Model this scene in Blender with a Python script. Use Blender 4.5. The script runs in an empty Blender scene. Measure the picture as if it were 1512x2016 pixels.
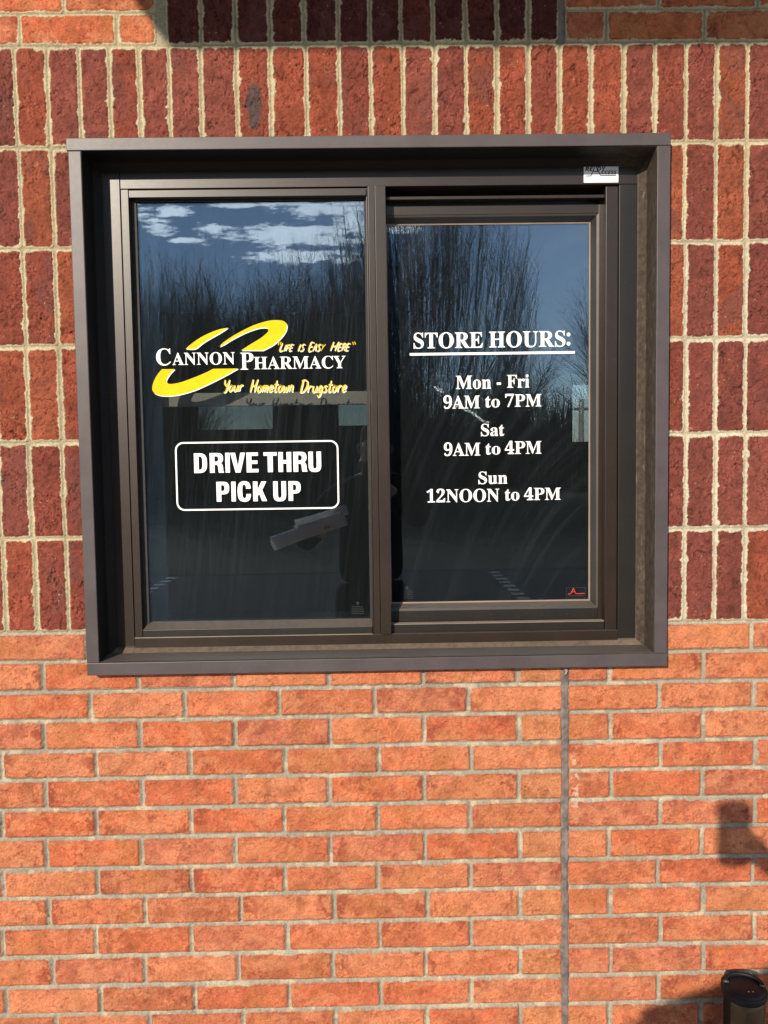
import bpy, bmesh, math, random
import numpy as np
from mathutils import Vector, Matrix
sc = bpy.context.scene
COL = sc.collection
rad = math.radians

# ------------------------------------------------------------------ camera
CAM_H, CAM_D, FPX = 1.5, 1.69118, 1580.0            # lens height, distance to the wall face, focal length in photo pixels
YAW, PITCH, ROLL = rad(.69457), rad(3.44654), rad(-.80019)
def cam_axes():
    cy, sy, cp, sp, cr, sr = math.cos(YAW), math.sin(YAW), math.cos(PITCH), math.sin(PITCH), math.cos(ROLL), math.sin(ROLL)
    f = Vector((sy*cp, cy*cp, -sp)); r = Vector((cy, -sy, 0)); u = r.cross(f)
    return r*cr+u*sr, u*cr-r*sr, f
RT, UP, FW = cam_axes()
cam_d = bpy.data.cameras.new('camera'); cam = bpy.data.objects.new('camera', cam_d); COL.objects.link(cam)
cam_d.sensor_fit = 'VERTICAL'; cam_d.sensor_height = 36; cam_d.lens = 36*FPX/2016
cam_d.clip_start = .004; cam_d.clip_end = 2000
M = Matrix((RT, UP, -FW)).transposed().to_4x4(); M.translation = (0, -CAM_D, CAM_H)
cam.matrix_world = M; sc.camera = cam
def at(u, v, Y=0.):                                   # a measured photo point, carried back to its real plane
    d = FW + RT*((u-756)/FPX) - UP*((v-1008)/FPX)
    t = (CAM_D+Y)/d.y
    return Vector((d.x*t, Y, CAM_H+d.z*t))

# ------------------------------------------------------------------ light
SUN = Vector((.46, 1, -.44)).normalized()             # travel direction of the light
EL = math.asin(-SUN.z); ROT = math.atan2(.46, -1.0)
sc.view_settings.view_transform = 'Standard'; sc.view_settings.look = 'None'
sc.view_settings.exposure = .44; sc.view_settings.gamma = 1
ld = bpy.data.lights.new('sun', 'SUN'); ld.energy = 4.8; ld.angle = rad(.53); ld.color = (1, .88, .735)
lo = bpy.data.objects.new('sun', ld); COL.objects.link(lo); lo.rotation_euler = SUN.to_track_quat('-Z', 'Y').to_euler(); lo.location = (-4, -8, 6)

class NT:
    def __init__(s, tree): s.t = tree; s.n = tree.nodes; s.l = tree.links
    def add(s, typ, **kw):
        n = s.n.new(typ)
        for k, v in kw.items():
            if k.startswith('i_'):
                key = k[2:]; key = int(key) if key.isdigit() else key.replace('_', ' ')
                s.set(n.inputs[key], v)
            else: setattr(n, k, v)
        return n
    def set(s, inp, v):
        if hasattr(v, 'is_output') or isinstance(v, bpy.types.NodeSocket): s.l.new(v, inp)
        else: inp.default_value = v
    def m(s, op, a, b=None, c=None, clamp=False):
        n = s.n.new('ShaderNodeMath'); n.operation = op; n.use_clamp = clamp
        for i, v in enumerate((a, b, c)):
            if v is not None: s.set(n.inputs[i], v)
        return n.outputs[0]
    def mix(s, f, a, b, blend='MIX'):
        n = s.n.new('ShaderNodeMix'); n.data_type = 'RGBA'; n.blend_type = blend
        s.set(n.inputs[0], f)
        for i, v in ((6, a), (7, b)): s.set(n.inputs[i], v if not isinstance(v, tuple) else (*v[:3], 1))
        return n.outputs[2]
    def ramp(s, f, lo_, hi, a=0., b=1.):
        n = s.n.new('ShaderNodeMapRange'); n.interpolation_type = 'SMOOTHSTEP'
        s.set(n.inputs[0], f); n.inputs[1].default_value = lo_; n.inputs[2].default_value = hi
        n.inputs[3].default_value = a; n.inputs[4].default_value = b
        return n.outputs[0]
    def noise(s, vec, scale, detail=3., rough=.55, dim='3D'):
        n = s.n.new('ShaderNodeTexNoise'); n.noise_dimensions = dim
        if vec is not None: s.l.new(vec, n.inputs['Vector'])
        n.inputs['Scale'].default_value = scale; n.inputs['Detail'].default_value = detail; n.inputs['Roughness'].default_value = rough
        return n.outputs[0]
    def comb(s, x, y, z):
        n = s.n.new('ShaderNodeCombineXYZ')
        for i, v in enumerate((x, y, z)): s.set(n.inputs[i], v)
        return n.outputs[0]
    def sep(s, v):
        n = s.n.new('ShaderNodeSeparateXYZ'); s.l.new(v, n.inputs[0]); return n.outputs

# world: physical sky plus clouds placed by direction
w = bpy.data.worlds.new('World'); sc.world = w; w.use_nodes = True
nt = NT(w.node_tree); w.node_tree.nodes.clear()
sky = nt.add('ShaderNodeTexSky'); sky.sky_type = 'NISHITA'; sky.sun_disc = False
sky.sun_elevation = EL; sky.sun_rotation = ROT; sky.air_density = 1.0; sky.dust_density = .15; sky.ozone_density = 2.2
tc = nt.add('ShaderNodeTexCoord'); X_, Y_, Z_ = nt.sep(tc.outputs['Generated'])
den = nt.m('MAXIMUM', nt.m('MULTIPLY', Y_, -1.), .12)
A_ = nt.m('DIVIDE', X_, den); B_ = nt.m('DIVIDE', Z_, den)
nv = nt.comb(nt.m('MULTIPLY', A_, 7.), nt.m('MULTIPLY', B_, 22.), 0.)
wob = nt.noise(nv, 2.2, 9, .66)
clouds = [(335,441,34,17),(362,414,34,14),(284,412,44,20),(560,462,125,23),(440,446,40,12),(665,474,70,12),(590,502,120,15),
          (660,412,110,20),(590,399,70,11),(705,440,55,30),(650,497,60,9),(1000,437,44,7),(812,452,44,10),(690,512,30,8),(320,375,60,12),(520,380,120,9),(480,404,50,7),(700,474,50,8),(620,452,120,9),(390,470,30,5)]
best = None
for (u, v, hw, hh) in clouds:
    du = nt.m('DIVIDE', nt.m('SUBTRACT', A_, (u-741)/1580), hw/1580)
    dv = nt.m('DIVIDE', nt.m('SUBTRACT', B_, (905-v)/1580), hh/1580)
    r_ = nt.m('SUBTRACT', 1., nt.m('SQRT', nt.m('ADD', nt.m('MULTIPLY', du, du), nt.m('MULTIPLY', dv, dv))))
    best = r_ if best is None else nt.m('MAXIMUM', best, r_)
best = nt.m('MAXIMUM', best, -.9)
cl = nt.m('ADD', best, nt.m('MULTIPLY', nt.m('SUBTRACT', wob, .5), 3.6))
cl = nt.m('ADD', cl, nt.m('MULTIPLY', nt.m('SUBTRACT', nt.noise(nv, 9., 6, .7), .5), 2.2))
# free clouds higher up and all round, where the panes do not look
cv = nt.comb(nt.m('DIVIDE', X_, nt.m('ADD', Z_, .12)), nt.m('DIVIDE', Y_, nt.m('ADD', Z_, .12)), 0.)
free = nt.m('SUBTRACT', nt.noise(cv, .9, 7, .6), .56)
free = nt.m('MULTIPLY', nt.m('MULTIPLY', free, 5.), nt.ramp(Z_, .36, .5))
cl = nt.m('MAXIMUM', cl, free)
cm = nt.ramp(cl, -.10, .62)
shade = nt.ramp(nt.noise(nv, 1.7, 4, .5), .35, .7, .72, 1.)
cc = nt.mix(shade, (13., 13.6, 14.4), (30., 29., 27.5))
skc = nt.mix(nt.m('MULTIPLY', cm, .93), nt.mix(1., sky.outputs[0], (.95,.98,1.0), 'MULTIPLY'), cc)
bg = nt.add('ShaderNodeBackground', i_Strength=.145); nt.l.new(skc, bg.inputs['Color'])
wo = nt.add('ShaderNodeOutputWorld'); nt.l.new(bg.outputs[0], wo.inputs[0])

# ------------------------------------------------------------------ helpers
def mat(name, base=(.5,.5,.5), rough=.6, metal=0., var=.15, scale=30., bump=0., bscale=200., spec=.5, base2=None, coords='Object', **kw):
    m = bpy.data.materials.new(name); m.use_nodes = True; n = NT(m.node_tree)
    b = m.node_tree.nodes['Principled BSDF']
    t = n.add('ShaderNodeTexCoord'); v = t.outputs[coords]
    f = n.noise(v, scale, 5, .6)
    c2 = base2 or tuple(min(1, c*(1+var*2)) for c in base); c1 = tuple(c*(1-var*2) for c in base) if base2 is None else base
    n.l.new(n.mix(n.ramp(f, .3, .7), c1, c2), b.inputs['Base Color'])
    b.inputs['Roughness'].default_value = rough; b.inputs['Metallic'].default_value = metal
    b.inputs['Specular IOR Level'].default_value = spec
    if bump:
        bp = n.add('ShaderNodeBump', i_Strength=1., i_Distance=bump); n.l.new(n.noise(v, bscale, 4, .6), bp.inputs['Height'])
        n.l.new(bp.outputs[0], b.inputs['Normal'])
    m['n'] = 1
    return m
def link(name, me, m=None, parent=None, loc=None):
    o = bpy.data.objects.new(name, me); COL.objects.link(o)
    if m and me is not None: me.materials.append(m)
    if parent: o.parent = parent
    if loc: o.location = loc
    return o
def tag(o, label=None, cat=None, group=None, kind=None):
    for k, v in (('label', label), ('category', cat), ('group', group), ('kind', kind)):
        if v: o[k] = v
    return o
def thing(name, label, cat, loc=(0,0,0), group=None, rz=0.):
    o = bpy.data.objects.new(name, None); COL.objects.link(o); o.location = loc; o.rotation_euler = (0, 0, rz)
    o.empty_display_size = .05
    return tag(o, label, cat, group)
def bm_obj(name, bm, m, parent=None, smooth=False, loc=None):
    bmesh.ops.recalc_face_normals(bm, faces=bm.faces)
    me = bpy.data.meshes.new(name); bm.to_mesh(me); bm.free()
    if smooth:
        me.polygons.foreach_set('use_smooth', [True]*len(me.polygons))
    return link(name, me, m, parent, loc)
def bbox(bm, x0, x1, y0, y1, z0, z1, bev=0.):
    r = bmesh.ops.create_cube(bm, size=1.)
    vs = r['verts']
    for v in vs:
        v.co = Vector((x0 if v.co.x < 0 else x1, y0 if v.co.y < 0 else y1, z0 if v.co.z < 0 else z1))
    if bev:
        es = list({e for v in vs for e in v.link_edges})
        bmesh.ops.bevel(bm, geom=es, offset=bev, segments=2, affect='EDGES', profile=.6)
def box(name, x0, x1, y0, y1, z0, z1, m, parent=None, bev=0., **k):
    bm = bmesh.new(); bbox(bm, x0, x1, y0, y1, z0, z1, bev); return bm_obj(name, bm, m, parent, **k)
def loop(bm, rect, prof):                            # a mitred rectangular moulding: profile of (inset, Y)
    x0, x1, z0, z1 = rect; rings = []
    for i, Y in prof:
        rings.append([bm.verts.new(p) for p in ((x0+i, Y, z0+i), (x1-i, Y, z0+i), (x1-i, Y, z1-i), (x0+i, Y, z1-i))])
    for a, b in zip(rings, rings[1:]):
        for k in range(4): bm.faces.new((a[k], a[(k+1) % 4], b[(k+1) % 4], b[k]))
def lathe(bm, prof, seg=48, c=(0,0,0), ax=None):
    rings = []
    for r, z in prof:
        rings.append([bm.verts.new((c[0]+r*math.cos(2*math.pi*k/seg), c[1]+r*math.sin(2*math.pi*k/seg), c[2]+z)) for k in range(seg)])
    for a, b in zip(rings, rings[1:]):
        for k in range(seg): bm.faces.new((a[k], a[(k+1) % seg], b[(k+1) % seg], b[k]))
    bm.faces.new(rings[0]); bm.faces.new(rings[-1])
def tube(bm, pts, rads, seg=8, cap=True):
    pts = [Vector(p) for p in pts]; rings = []
    if not hasattr(rads, '__len__'): rads = [rads]*len(pts)
    prev = None
    for i, p in enumerate(pts):
        d = (pts[min(i+1, len(pts)-1)]-pts[max(i-1, 0)]).normalized()
        a = prev if prev is not None else (Vector((0,0,1)) if abs(d.z) < .9 else Vector((1,0,0)))
        n1 = (a - d*a.dot(d)).normalized(); n2 = d.cross(n1); prev = n1
        rings.append([bm.verts.new(p+(n1*math.cos(t)+n2*math.sin(t))*rads[i]) for t in [2*math.pi*k/seg for k in range(seg)]])
    for a, b in zip(rings, rings[1:]):
        for k in range(seg): bm.faces.new((a[k], a[(k+1) % seg], b[(k+1) % seg], b[k]))
    if cap: bm.faces.new(rings[0]); bm.faces.new(rings[-1])
def mesh_np(name, co, quads):
    me = bpy.data.meshes.new(name)
    me.vertices.add(len(co)); me.vertices.foreach_set('co', np.ascontiguousarray(co, dtype=np.float32).ravel())
    nq = len(quads); me.loops.add(nq*4); me.polygons.add(nq)
    me.loops.foreach_set('vertex_index', np.ascontiguousarray(quads, dtype=np.int32).ravel())
    me.polygons.foreach_set('loop_start', np.arange(nq, dtype=np.int32)*4)
    me.polygons.foreach_set('loop_total', np.full(nq, 4, dtype=np.int32))
    return me

# ================================================================== brick wall
RNG = np.random.RandomState(11)
TAB = [np.random.RandomState(100+i).rand(256, 256).astype(np.float32) for i in range(8)]
def vn(X, Z, s, seed=0):                             # value noise, features of size 1/s
    t = TAB[seed % 8]; o = seed*17.31
    x = X*s+o; z = Z*s+o*1.7
    xi = np.floor(x).astype(np.int32); zi = np.floor(z).astype(np.int32)
    fx = (x-xi).astype(np.float32); fz = (z-zi).astype(np.float32)
    fx = fx*fx*(3-2*fx); fz = fz*fz*(3-2*fz)
    a = t[xi & 255, zi & 255]; b = t[(xi+1) & 255, zi & 255]; c = t[xi & 255, (zi+1) & 255]; d = t[(xi+1) & 255, (zi+1) & 255]
    return (a*(1-fx)+b*fx)*(1-fz)+(c*(1-fx)+d*fx)*fz
def fbm(X, Z, s, seed=0, oc=4, g=.5):
    r = 0; a = 1.; tot = 0
    for i in range(oc):
        r = r+a*vn(X, Z, s*(2.03**i), seed+i); tot += a; a *= g
    return r/tot
def ss(x, a, b):
    t = np.clip((x-a)/(b-a), 0, 1); return t*t*(3-2*t)

# --- brick layout, in metres on the wall (joint centres); read off the real bond
J = .0050
LOW_BED = [1.1527, 1.0895, 1.0240, .9612, .8957, .8329, .7677, .7036, .6351, .5722, .5063, .4392, .3726, .3085, .2437, .179, .114, .049, -.016]
ROWX = {0: [-.6133, -.41, -.207, -.004, .199, .4037, .6035, .8062], 1: [-.7108,-.5074,-.3047,-.1016,.0993,.3023,'c',.4998,.7030],
 2: [-.6114,-.4107,-.2086,-.0049,.1967,'c',.6073,.8125], 3: [-.7136,-.5081,-.3049,-.1016,.1006,.3043,'c',.5013,.7032],
 4: [-.6039,-.4025,-.1998,.0015,.2006,'c',.6107,.8165], 5: [-.7147,-.5085,-.3082,-.1054,.0992,.3030,'c',.5045,.7023],
 6: [-.6074,-.4048,-.2037,-.0013,.1992,'c',.6105,.8183], 7: [-.7187,-.5137,-.3114,-.1063,.0994,.3063,'c',.5002,.7025],
 8: [-.6098,-.4073,-.2046,-.0022,.1986,'c',.6063,.8157], 9: [-.7173,-.5081,-.3026,-.1003,.1044,.3058,'c',.5025,.7060],
 10: [-.6177,-.4121,-.2034,-.0014,.1983,'c',.6134,.8209], 11: [-.7140,-.5139,-.3113,-.1043,.0986,.3053,'c',.5046,.7084],
 12: [-.6115,-.4076,-.2011,-.0016,.1981,'c',.6098,.8194], 13: [-.7114,-.5082,-.3026,-.1009,.1002,.3055,'c',.5024,.7040]}
SOLD_BED = [1.1527, 1.3529, 1.5543, 1.7529, 1.9519, 2.1544, 2.3555]
TOPX = [-.7176,-.6518,-.5883,-.5269,-.4657,-.4042,-.3397,-.2683,-.1985,-.1264,-.0589,.0052,.0725,.1364,.2012,.2646,.3285,.3931,.4577,.5256,.5899,.6541,.7179,.7816]
SIDEX = {4: [-.7157,-.6501,'w',.6530,.7181,.7811], 3: [-.7167,-.6505,'w',.6573,.7203,.7824], 2: [-.7174,-.6497,'w',.6583,.7216,.7844],
         1: [-.7203,-.6509,'w',.6600,.7240,.7870], 0: [-.7166,-.6497,'w',.6596,.7242,.7881]}
UPX = [-.4098,-.3368,-.2684,-.1980,-.1287,-.0602,.0045,.0693,.1349,.2002,.2645,.3279,.3944]
XL, XR = -3.2, 3.4
CJ = .4037
def extend(xs, step):
    xs = list(xs)
    while xs[0] > XL: xs.insert(0, xs[0]-step*(1+RNG.uniform(-.01, .01)))
    while xs[-1] < XR: xs.append(xs[-1]+step*(1+RNG.uniform(-.01, .01)))
    return xs
BR = []                                              # x0, x1, z0, z1, kind
def course(xs, z0, z1, kind, jl=J, cw=.0072):
    for a, b in zip(xs, xs[1:]):
        ja = cw if abs(a-CJ) < .012 and kind == 'o' else jl; jb = cw if abs(b-CJ) < .012 and kind == 'o' else jl
        t = RNG.uniform(-.0012, .0012, 4)
        BR.append((a+ja+t[0], b-jb+t[1], z0+J+t[2]*.6, z1-J+t[3]*.6, kind))
for r in range(len(LOW_BED)-1):
    xs = [CJ if q == 'c' else q for q in ROWX[r if r in ROWX else 12+(r % 2)]]
    course(extend(xs, .2032), LOW_BED[r+1], LOW_BED[r], 'o')
for r in range(5):
    xs = SIDEX[r]; i = xs.index('w')
    left = extend([-.58]+[], .0655); left = [q for q in left if q < -.58]
    xl = xs[:i]
    while xl[0] > XL: xl.insert(0, xl[0]-.0655)
    xr = xs[i+1:]
    while xr[-1] < XR: xr.append(xr[-1]+.0655)
    course(xl+[xl[-1]+.066], SOLD_BED[r], SOLD_BED[r+1], 'r')
    course([xr[0]-.064]+xr, SOLD_BED[r], SOLD_BED[r+1], 'r')
course(extend(TOPX, .0645), SOLD_BED[5], SOLD_BED[6], 'r')
zt = 2.3555
course(UPX, zt, zt+.203, 'd', .0053); course(UPX, zt+.203, zt+.406, 'd'); course(UPX, zt+.406, zt+.61, 'd'); 
for k in range(19):
    z0 = zt+k*.0640
    xa = [-.4280, -.5079, -.7037] if k % 2 == 0 else [-.4280, -.6131, -.815]
    xa = xa[::-1]
    while xa[0] > XL: xa.insert(0, xa[0]-.2032)
    course(xa, z0, z0+.064, 'o')
    xb = [.4010, .4892, .6905] if k % 2 == 0 else [.4010, .5963, .80]
    while xb[-1] < XR: xb.append(xb[-1]+.2032)
    course(xb, z0, z0+.064, 'o')
    if k >= 10: course([-.4280+.2032*i for i in range(5)], z0, z0+.064, 'o')
BRP = []
for b in BR:                                         # per-brick colour, set-back, lean
    k = b[4]; q = RNG.rand(6)
    if k == 'o':
        pal = [(.45,.136,.060), (.43,.117,.049), (.47,.160,.074), (.385,.118,.053), (.445,.118,.053), (.47,.146,.064), (.48,.166,.078), (.41,.128,.066)]
    else:
        pal = [(.205,.050,.030), (.185,.045,.028), (.230,.056,.028), (.168,.044,.031), (.190,.052,.036), (.255,.068,.034), (.172,.047,.033), (.235,.056,.030)]
    if k == 'd': pal = [(.10,.026,.018), (.085,.022,.016), (.115,.026,.017)]
    c = np.array(pal[RNG.randint(len(pal))])*(.93+.14*q[0])
    if k == 'o' and abs((b[0]+b[1])/2-.35) < .06 and b[1]-b[0] < .13: c = np.array((.44,.165,.070))*(.9+.15*q[0])
    BRP.append((c, (q[1]-.5)*.0022, (q[2]-.5)*.012, (q[3]-.5)*.02, q[4], q[5]))

def wall_grid(x0, x1, z0, z1, step):
    nx = int(round((x1-x0)/step))+1; nz = int(round((z1-z0)/step))+1
    gx = np.linspace(x0, x1, nx, dtype=np.float32); gz = np.linspace(z0, z1, nz, dtype=np.float32)
    X, Z = np.meshgrid(gx, gz, indexing='ij')
    fine = step < .004
    up = ss(Z, 1.145, 1.160) * 1.
    # mortar ground
    grn = fbm(X, Z, 420, 1, 2) if fine else .5+0*X
    lf = fbm(X, Z, 9, 2, 3)
    D = np.full(X.shape, -.02, np.float32); ID = np.full(X.shape, -1, np.int32)
    wx = (vn(X, Z, 55, 3)-.5)*.0016+(vn(X, Z, 210, 4)-.5)*.0013
    wz = (vn(X, Z, 50, 5)-.5)*.0016+(vn(X, Z, 220, 6)-.5)*.0013
    for i, (a, b, c, d, k) in enumerate(BR):
        mg = .011
        i0, i1 = np.searchsorted(gx, [a-mg, b+mg]); j0, j1 = np.searchsorted(gz, [c-mg, d+mg])
        if i1 <= i0 or j1 <= j0: continue
        xs = X[i0:i1, j0:j1]+wx[i0:i1, j0:j1]; zs = Z[i0:i1, j0:j1]+wz[i0:i1, j0:j1]
        qx = np.abs(xs-(a+b)/2)-(b-a)/2+.004; qz = np.abs(zs-(c+d)/2)-(d-c)/2+.004
        sd = -(np.hypot(np.maximum(qx, 0), np.maximum(qz, 0))+np.minimum(np.maximum(qx, qz), 0)-.004)
        s = D[i0:i1, j0:j1]; t = sd > s; s[t] = sd[t]; ID[i0:i1, j0:j1][t] = i
    # smeared mortar over the arrises of the red bricks
    sm = np.clip(.45*fbm(X, Z, 24, 0, 2)+.55*fbm(X, Z, 75, 4, 4, .6)-.46, 0, 1)*2.9
    rag = (fbm(X, Z, 170, 2, 2)-.5)*.0042+(vn(X, Z, 560, 3)-.5)*.0018
    headz = ss(np.mod(Z-1.1527, .2005), .180, .1955)*ss(-Z, -2.5, -2.4)
    smear = up*(-.0006+.0060*sm**1.5+.0040*headz*ss(fbm(X, Z, 34, 6, 3), .40, .62))+(1-up)*(.0030*np.clip(fbm(X, Z, 30, 5, 2)-.66, 0, 1)*3)
    De = D-smear+rag*(.25+.75*up)*(.5+smear*220)
    brick = ss(De, -.0005, .0007)
    # brick faces
    idc = np.maximum(ID, 0)
    base = np.array([p[0] for p in BRP], np.float32)[idc]
    off = np.array([p[1] for p in BRP], np.float32)[idc]
    lx = np.array([p[2] for p in BRP], np.float32)[idc]; lz = np.array([p[3] for p in BRP], np.float32)[idc]
    rnd = np.array([p[4] for p in BRP], np.float32)[idc]; rn2 = np.array([p[5] for p in BRP], np.float32)[idc]
    cx = np.array([(b[0]+b[1])/2 for b in BR], np.float32)[idc]; cz = np.array([(b[2]+b[3])/2 for b in BR], np.float32)[idc]
    red = np.array([b[4] != 'o' for b in BR])[idc].astype(np.float32)
    sx = X+rnd*7.3; sz = Z+rn2*5.1
    f1 = fbm(sx, sz, 34, 0, 4); f2 = fbm(sx, sz, 120, 3, 4, .6); f3 = vn(sx, sz, 520, 5)
    # torn pits, running mostly up and down on the soldiers, sparse on the stretchers
    pr = fbm(sx*2.1+f1*.02, sz*.85, 62, 1, 3, .6); pit = ss(np.abs(pr-.5), .040, .0)*ss(f1, .44, .62)
    pit2 = ss(fbm(sx, sz, 95, 6, 3), .62, .74)
    crk = ss(np.abs(fbm(sx*1.5, sz*.8, 30, 4, 3)-.5), .018, .004)*ss(fbm(sx, sz, 20, 2, 2), .50, .62)
    po = fbm(sx*.9, sz*1.5, 80, 2, 4, .6)
    pito = ss(po, .63, .72)*ss(vn(sx, sz, 24, 1), .35, .75)
    hr = .0026*(f1-.5)+.0036*(f2-.5)+.0012*(f3-.5)-.0030*pit-.0022*pit2-.0036*crk
    ho = .0020*(f1-.5)+.0030*(f2-.5)+.0012*(f3-.5)-.0020*pito-.0024*ss(np.abs(pr-.5), .025, 0)*ss(vn(sx, sz, 18, 3), .55, .8)
    hb = off+lx*(X-cx)+lz*(Z-cz)*.4+np.where(red > .5, hr, ho)
    edge = ss(D, .0, .0035); hb = hb-(1-edge)*.0013
    # mortar: tooled hollow joint
    q = np.clip(-D, 0, .006)
    hm_low = -.0042-.0034*ss(q, .0008, .0048)+.0009*(grn-.5)+.0006*(f2-.5)
    hm_up = -.0006-.0036*ss(q, .0018, .0042)+.0013*(grn-.5)+.0016*(f2-.5)+.0008*sm
    hm = hm_low*(1-up)+hm_up*up
    hm = np.where((D > 0), np.maximum(hb+.0004+.0008*sm, hm), hm)
    Hh = hm*(1-brick)+hb*brick
    # colours
    n3 = lambda v: v[..., None]
    lift = (f1-.5)*.9+(f2-.5)*.7+(f3-.5)*.35
    col = base*(1+n3(lift)*(.80+.15*red)[..., None])*(1-.5*n3(np.maximum(pit, crk)*red))
    pale = ss(fbm(sx, sz*1.5, 26, 4, 5, .66), .50, .60)*(1-red)
    col = col*(1-n3(pale)*.42)+np.array((.55,.225,.110))*n3(pale)*.42
    dk = ss(fbm(sx*1.2, sz, 44, 7, 4, .65), .555, .62)*(1-red)
    endz = ss(np.minimum(np.abs(X-cx), .1), .055, .094)
    dk = np.clip(dk*(.30+.70*endz)*ss(rn2, .15, .7)*1.15+pito*.6*(1-red), 0, 1)
    col = col*(1-n3(dk)*.72)+np.array((.235,.046,.024))*n3(dk)*.72
    yel = ss(fbm(sx, sz, 13, 6, 2), .60, .76)*(1-red)
    col = col*(1-n3(yel)*.35)+np.array((.40,.150,.048))*n3(yel)*.35
    rim = ss(D, .0042, .0008)*ss(fbm(sx, sz, 60, 3, 3), .36, .58)*(1-red)
    col = col*(1-n3(rim)*.55)+np.array((.20,.046,.026))*n3(rim)*.55
    spk = np.clip(ss(vn(sx*1.0, sz*1.6, 190, 2), .82, .92)*ss(f1, .42, .6)+.8*ss(np.abs(fbm(sx*.9, sz*1.6, 42, 5, 4, .6)-.5), .020, .005)*ss(fbm(sx, sz, 26, 1, 3), .49, .60), 0, 1)*(1-red)
    col = col*(1-n3(spk)*.55)+np.array((.16,.042,.022))*n3(spk)*.55
    mau = ss(fbm(sx*.8, sz*.5, 30, 5, 3), .50, .68)*red*ss(rnd, .2, .8)
    col = col*(1-n3(mau)*.55)+np.array((.135,.050,.042))*n3(mau)*.55
    wz_ = fbm(X, Z, 4, 3, 3)
    fl = ss(vn(sx, sz, 260, 7), .93, .975)*ss(f1, .4, .7)*(.45+.4*red)
    col = col*(1-n3(fl)*.6)+np.array((.60,.46,.33))*n3(fl)*.6
    # the burnt brick above the window, and lime runs beside the movement joint
    g = np.exp(-(((X+.233+.012*(f1-.5))/.017)**2+((Z-2.232)/.044)**2)); g = ss(g*(.1+1.9*f1)*(.4+1.2*f2), .30, .62)*red
    col = col*(1-n3(g)*.85)+np.array((.060,.054,.055))*n3(g)*.85
    run = ss(fbm(X*1.0, Z*1.0, 150, 2, 3), .50, .60)*np.exp(-((X-.4265)/.008)**2)*ss(Z, .70, .76)*ss(-Z, -.885, -.85)
    col = col*(1-n3(run)*.55)+np.array((.62,.52,.38))*n3(run)*.55
    cream = np.array((.475,.410,.265)); greyc = np.array((.310,.268,.205)); pale_m = np.array((.52,.47,.35))
    side = ss(X, .2, .6)*(1-ss(Z, 2.12, 2.2))*ss(-Z, -2.05, -1.9)
    mort = (cream*(1-n3(side)*.8)+pale_m*n3(side)*.8)*n3(up)+greyc*n3(1-up)
    mort = mort*(1+n3(grn-.5)*.30+n3(f2-.5)*.42+n3(lf-.5)*.35)
    lim = ss(fbm(X, Z, 40, 3, 3), .56, .68)*(1-up)*.6
    mort = mort*(1-n3(lim))+np.array((.50,.43,.30))*n3(lim)
    mort = mort*(1-.26*n3(up*ss(q, .0025, .0045)))
    col = mort*n3(1-brick)+col*n3(brick)
    col = np.clip(col, .004, .9)
    co = np.stack([X, -Hh, Z], -1).reshape(-1, 3)
    idx = np.arange(nx*nz).reshape(nx, nz)
    qd = np.stack([idx[:-1, :-1], idx[1:, :-1], idx[1:, 1:], idx[:-1, 1:]], -1).reshape(-1, 4)
    mx = (X[:-1, :-1]+step/2).ravel(); mz = (Z[:-1, :-1]+step/2).ravel()
    keep = ~((mx > -.592) & (mx < .600) & (mz > 1.080) & (mz < 2.148))
    return co, qd[keep], np.concatenate([col.reshape(-1, 3), brick.reshape(-1, 1)], 1)
cos, qs, cs, n0 = [], [], [], 0
WX0, WX1, WZ0, WZ1 = -.95, .99, .12, 2.60
for t in ((WX0, WX1, WZ0, WZ1, .0016), (XL, WX0, 0, 3.5, .008), (WX1, XR, 0, 3.5, .008), (WX0, WX1, 0, WZ0, .008), (WX0, WX1, WZ1, 3.5, .008)):
    co, qd, c = wall_grid(*t); cos.append(co); qs.append(qd+n0); cs.append(c); n0 += len(co)
# masonry core behind the faces, round the opening
core = []
for (a, b, c, d) in ((XL, -.605, 0, 3.5), (.612, XR, 0, 3.5), (-.605, .612, 0, 1.066), (-.605, .612, 2.162, 3.5)):
    v = [(x, y, z) for x in (a, b) for y in (.012, .20) for z in (c, d)]
    cos.append(np.array(v, np.float32)); cs.append(np.tile(np.array([[.25, .22, .17, 0]]), (8, 1)))
    qs.append(np.array([(0,1,3,2),(4,6,7,5),(0,4,5,1),(2,3,7,6),(0,2,6,4),(1,5,7,3)])+n0); n0 += 8
me = mesh_np('brick_wall', np.concatenate(cos), np.concatenate(qs))
at_ = me.attributes.new('Col', 'FLOAT_COLOR', 'POINT'); at_.data.foreach_set('color', np.concatenate(cs).astype(np.float32).ravel())
me.polygons.foreach_set('use_smooth', np.ones(len(me.polygons), bool)); me.update()
mb = bpy.data.materials.new('brick_and_mortar'); mb.use_nodes = True; n = NT(mb.node_tree); b = n.n['Principled BSDF']
a = n.add('ShaderNodeAttribute', attribute_name='Col'); t = n.add('ShaderNodeTexCoord')
g1 = n.noise(t.outputs['Object'], 900, 3, .7); g2 = n.noise(t.outputs['Object'], 260, 4, .65)
k = n.m('ADD', n.m('MULTIPLY', n.m('SUBTRACT', g1, .5), 1.3), n.m('ADD', n.m('MULTIPLY', n.m('SUBTRACT', g2, .5), 1.15), 1.))
n.l.new(n.mix(1., a.outputs['Color'], n.comb(k, k, k), 'MULTIPLY'), b.inputs['Base Color'])
bp = n.add('ShaderNodeBump', i_Strength=1., i_Distance=.0017); n.l.new(n.m('ADD', g1, n.m('MULTIPLY', g2, 1.4)), bp.inputs['Height']); n.l.new(bp.outputs[0], b.inputs['Normal'])
b.inputs['Roughness'].default_value = .92; b.inputs['Specular IOR Level'].default_value = .25
wall = link('brick_wall', me, mb)
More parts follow.
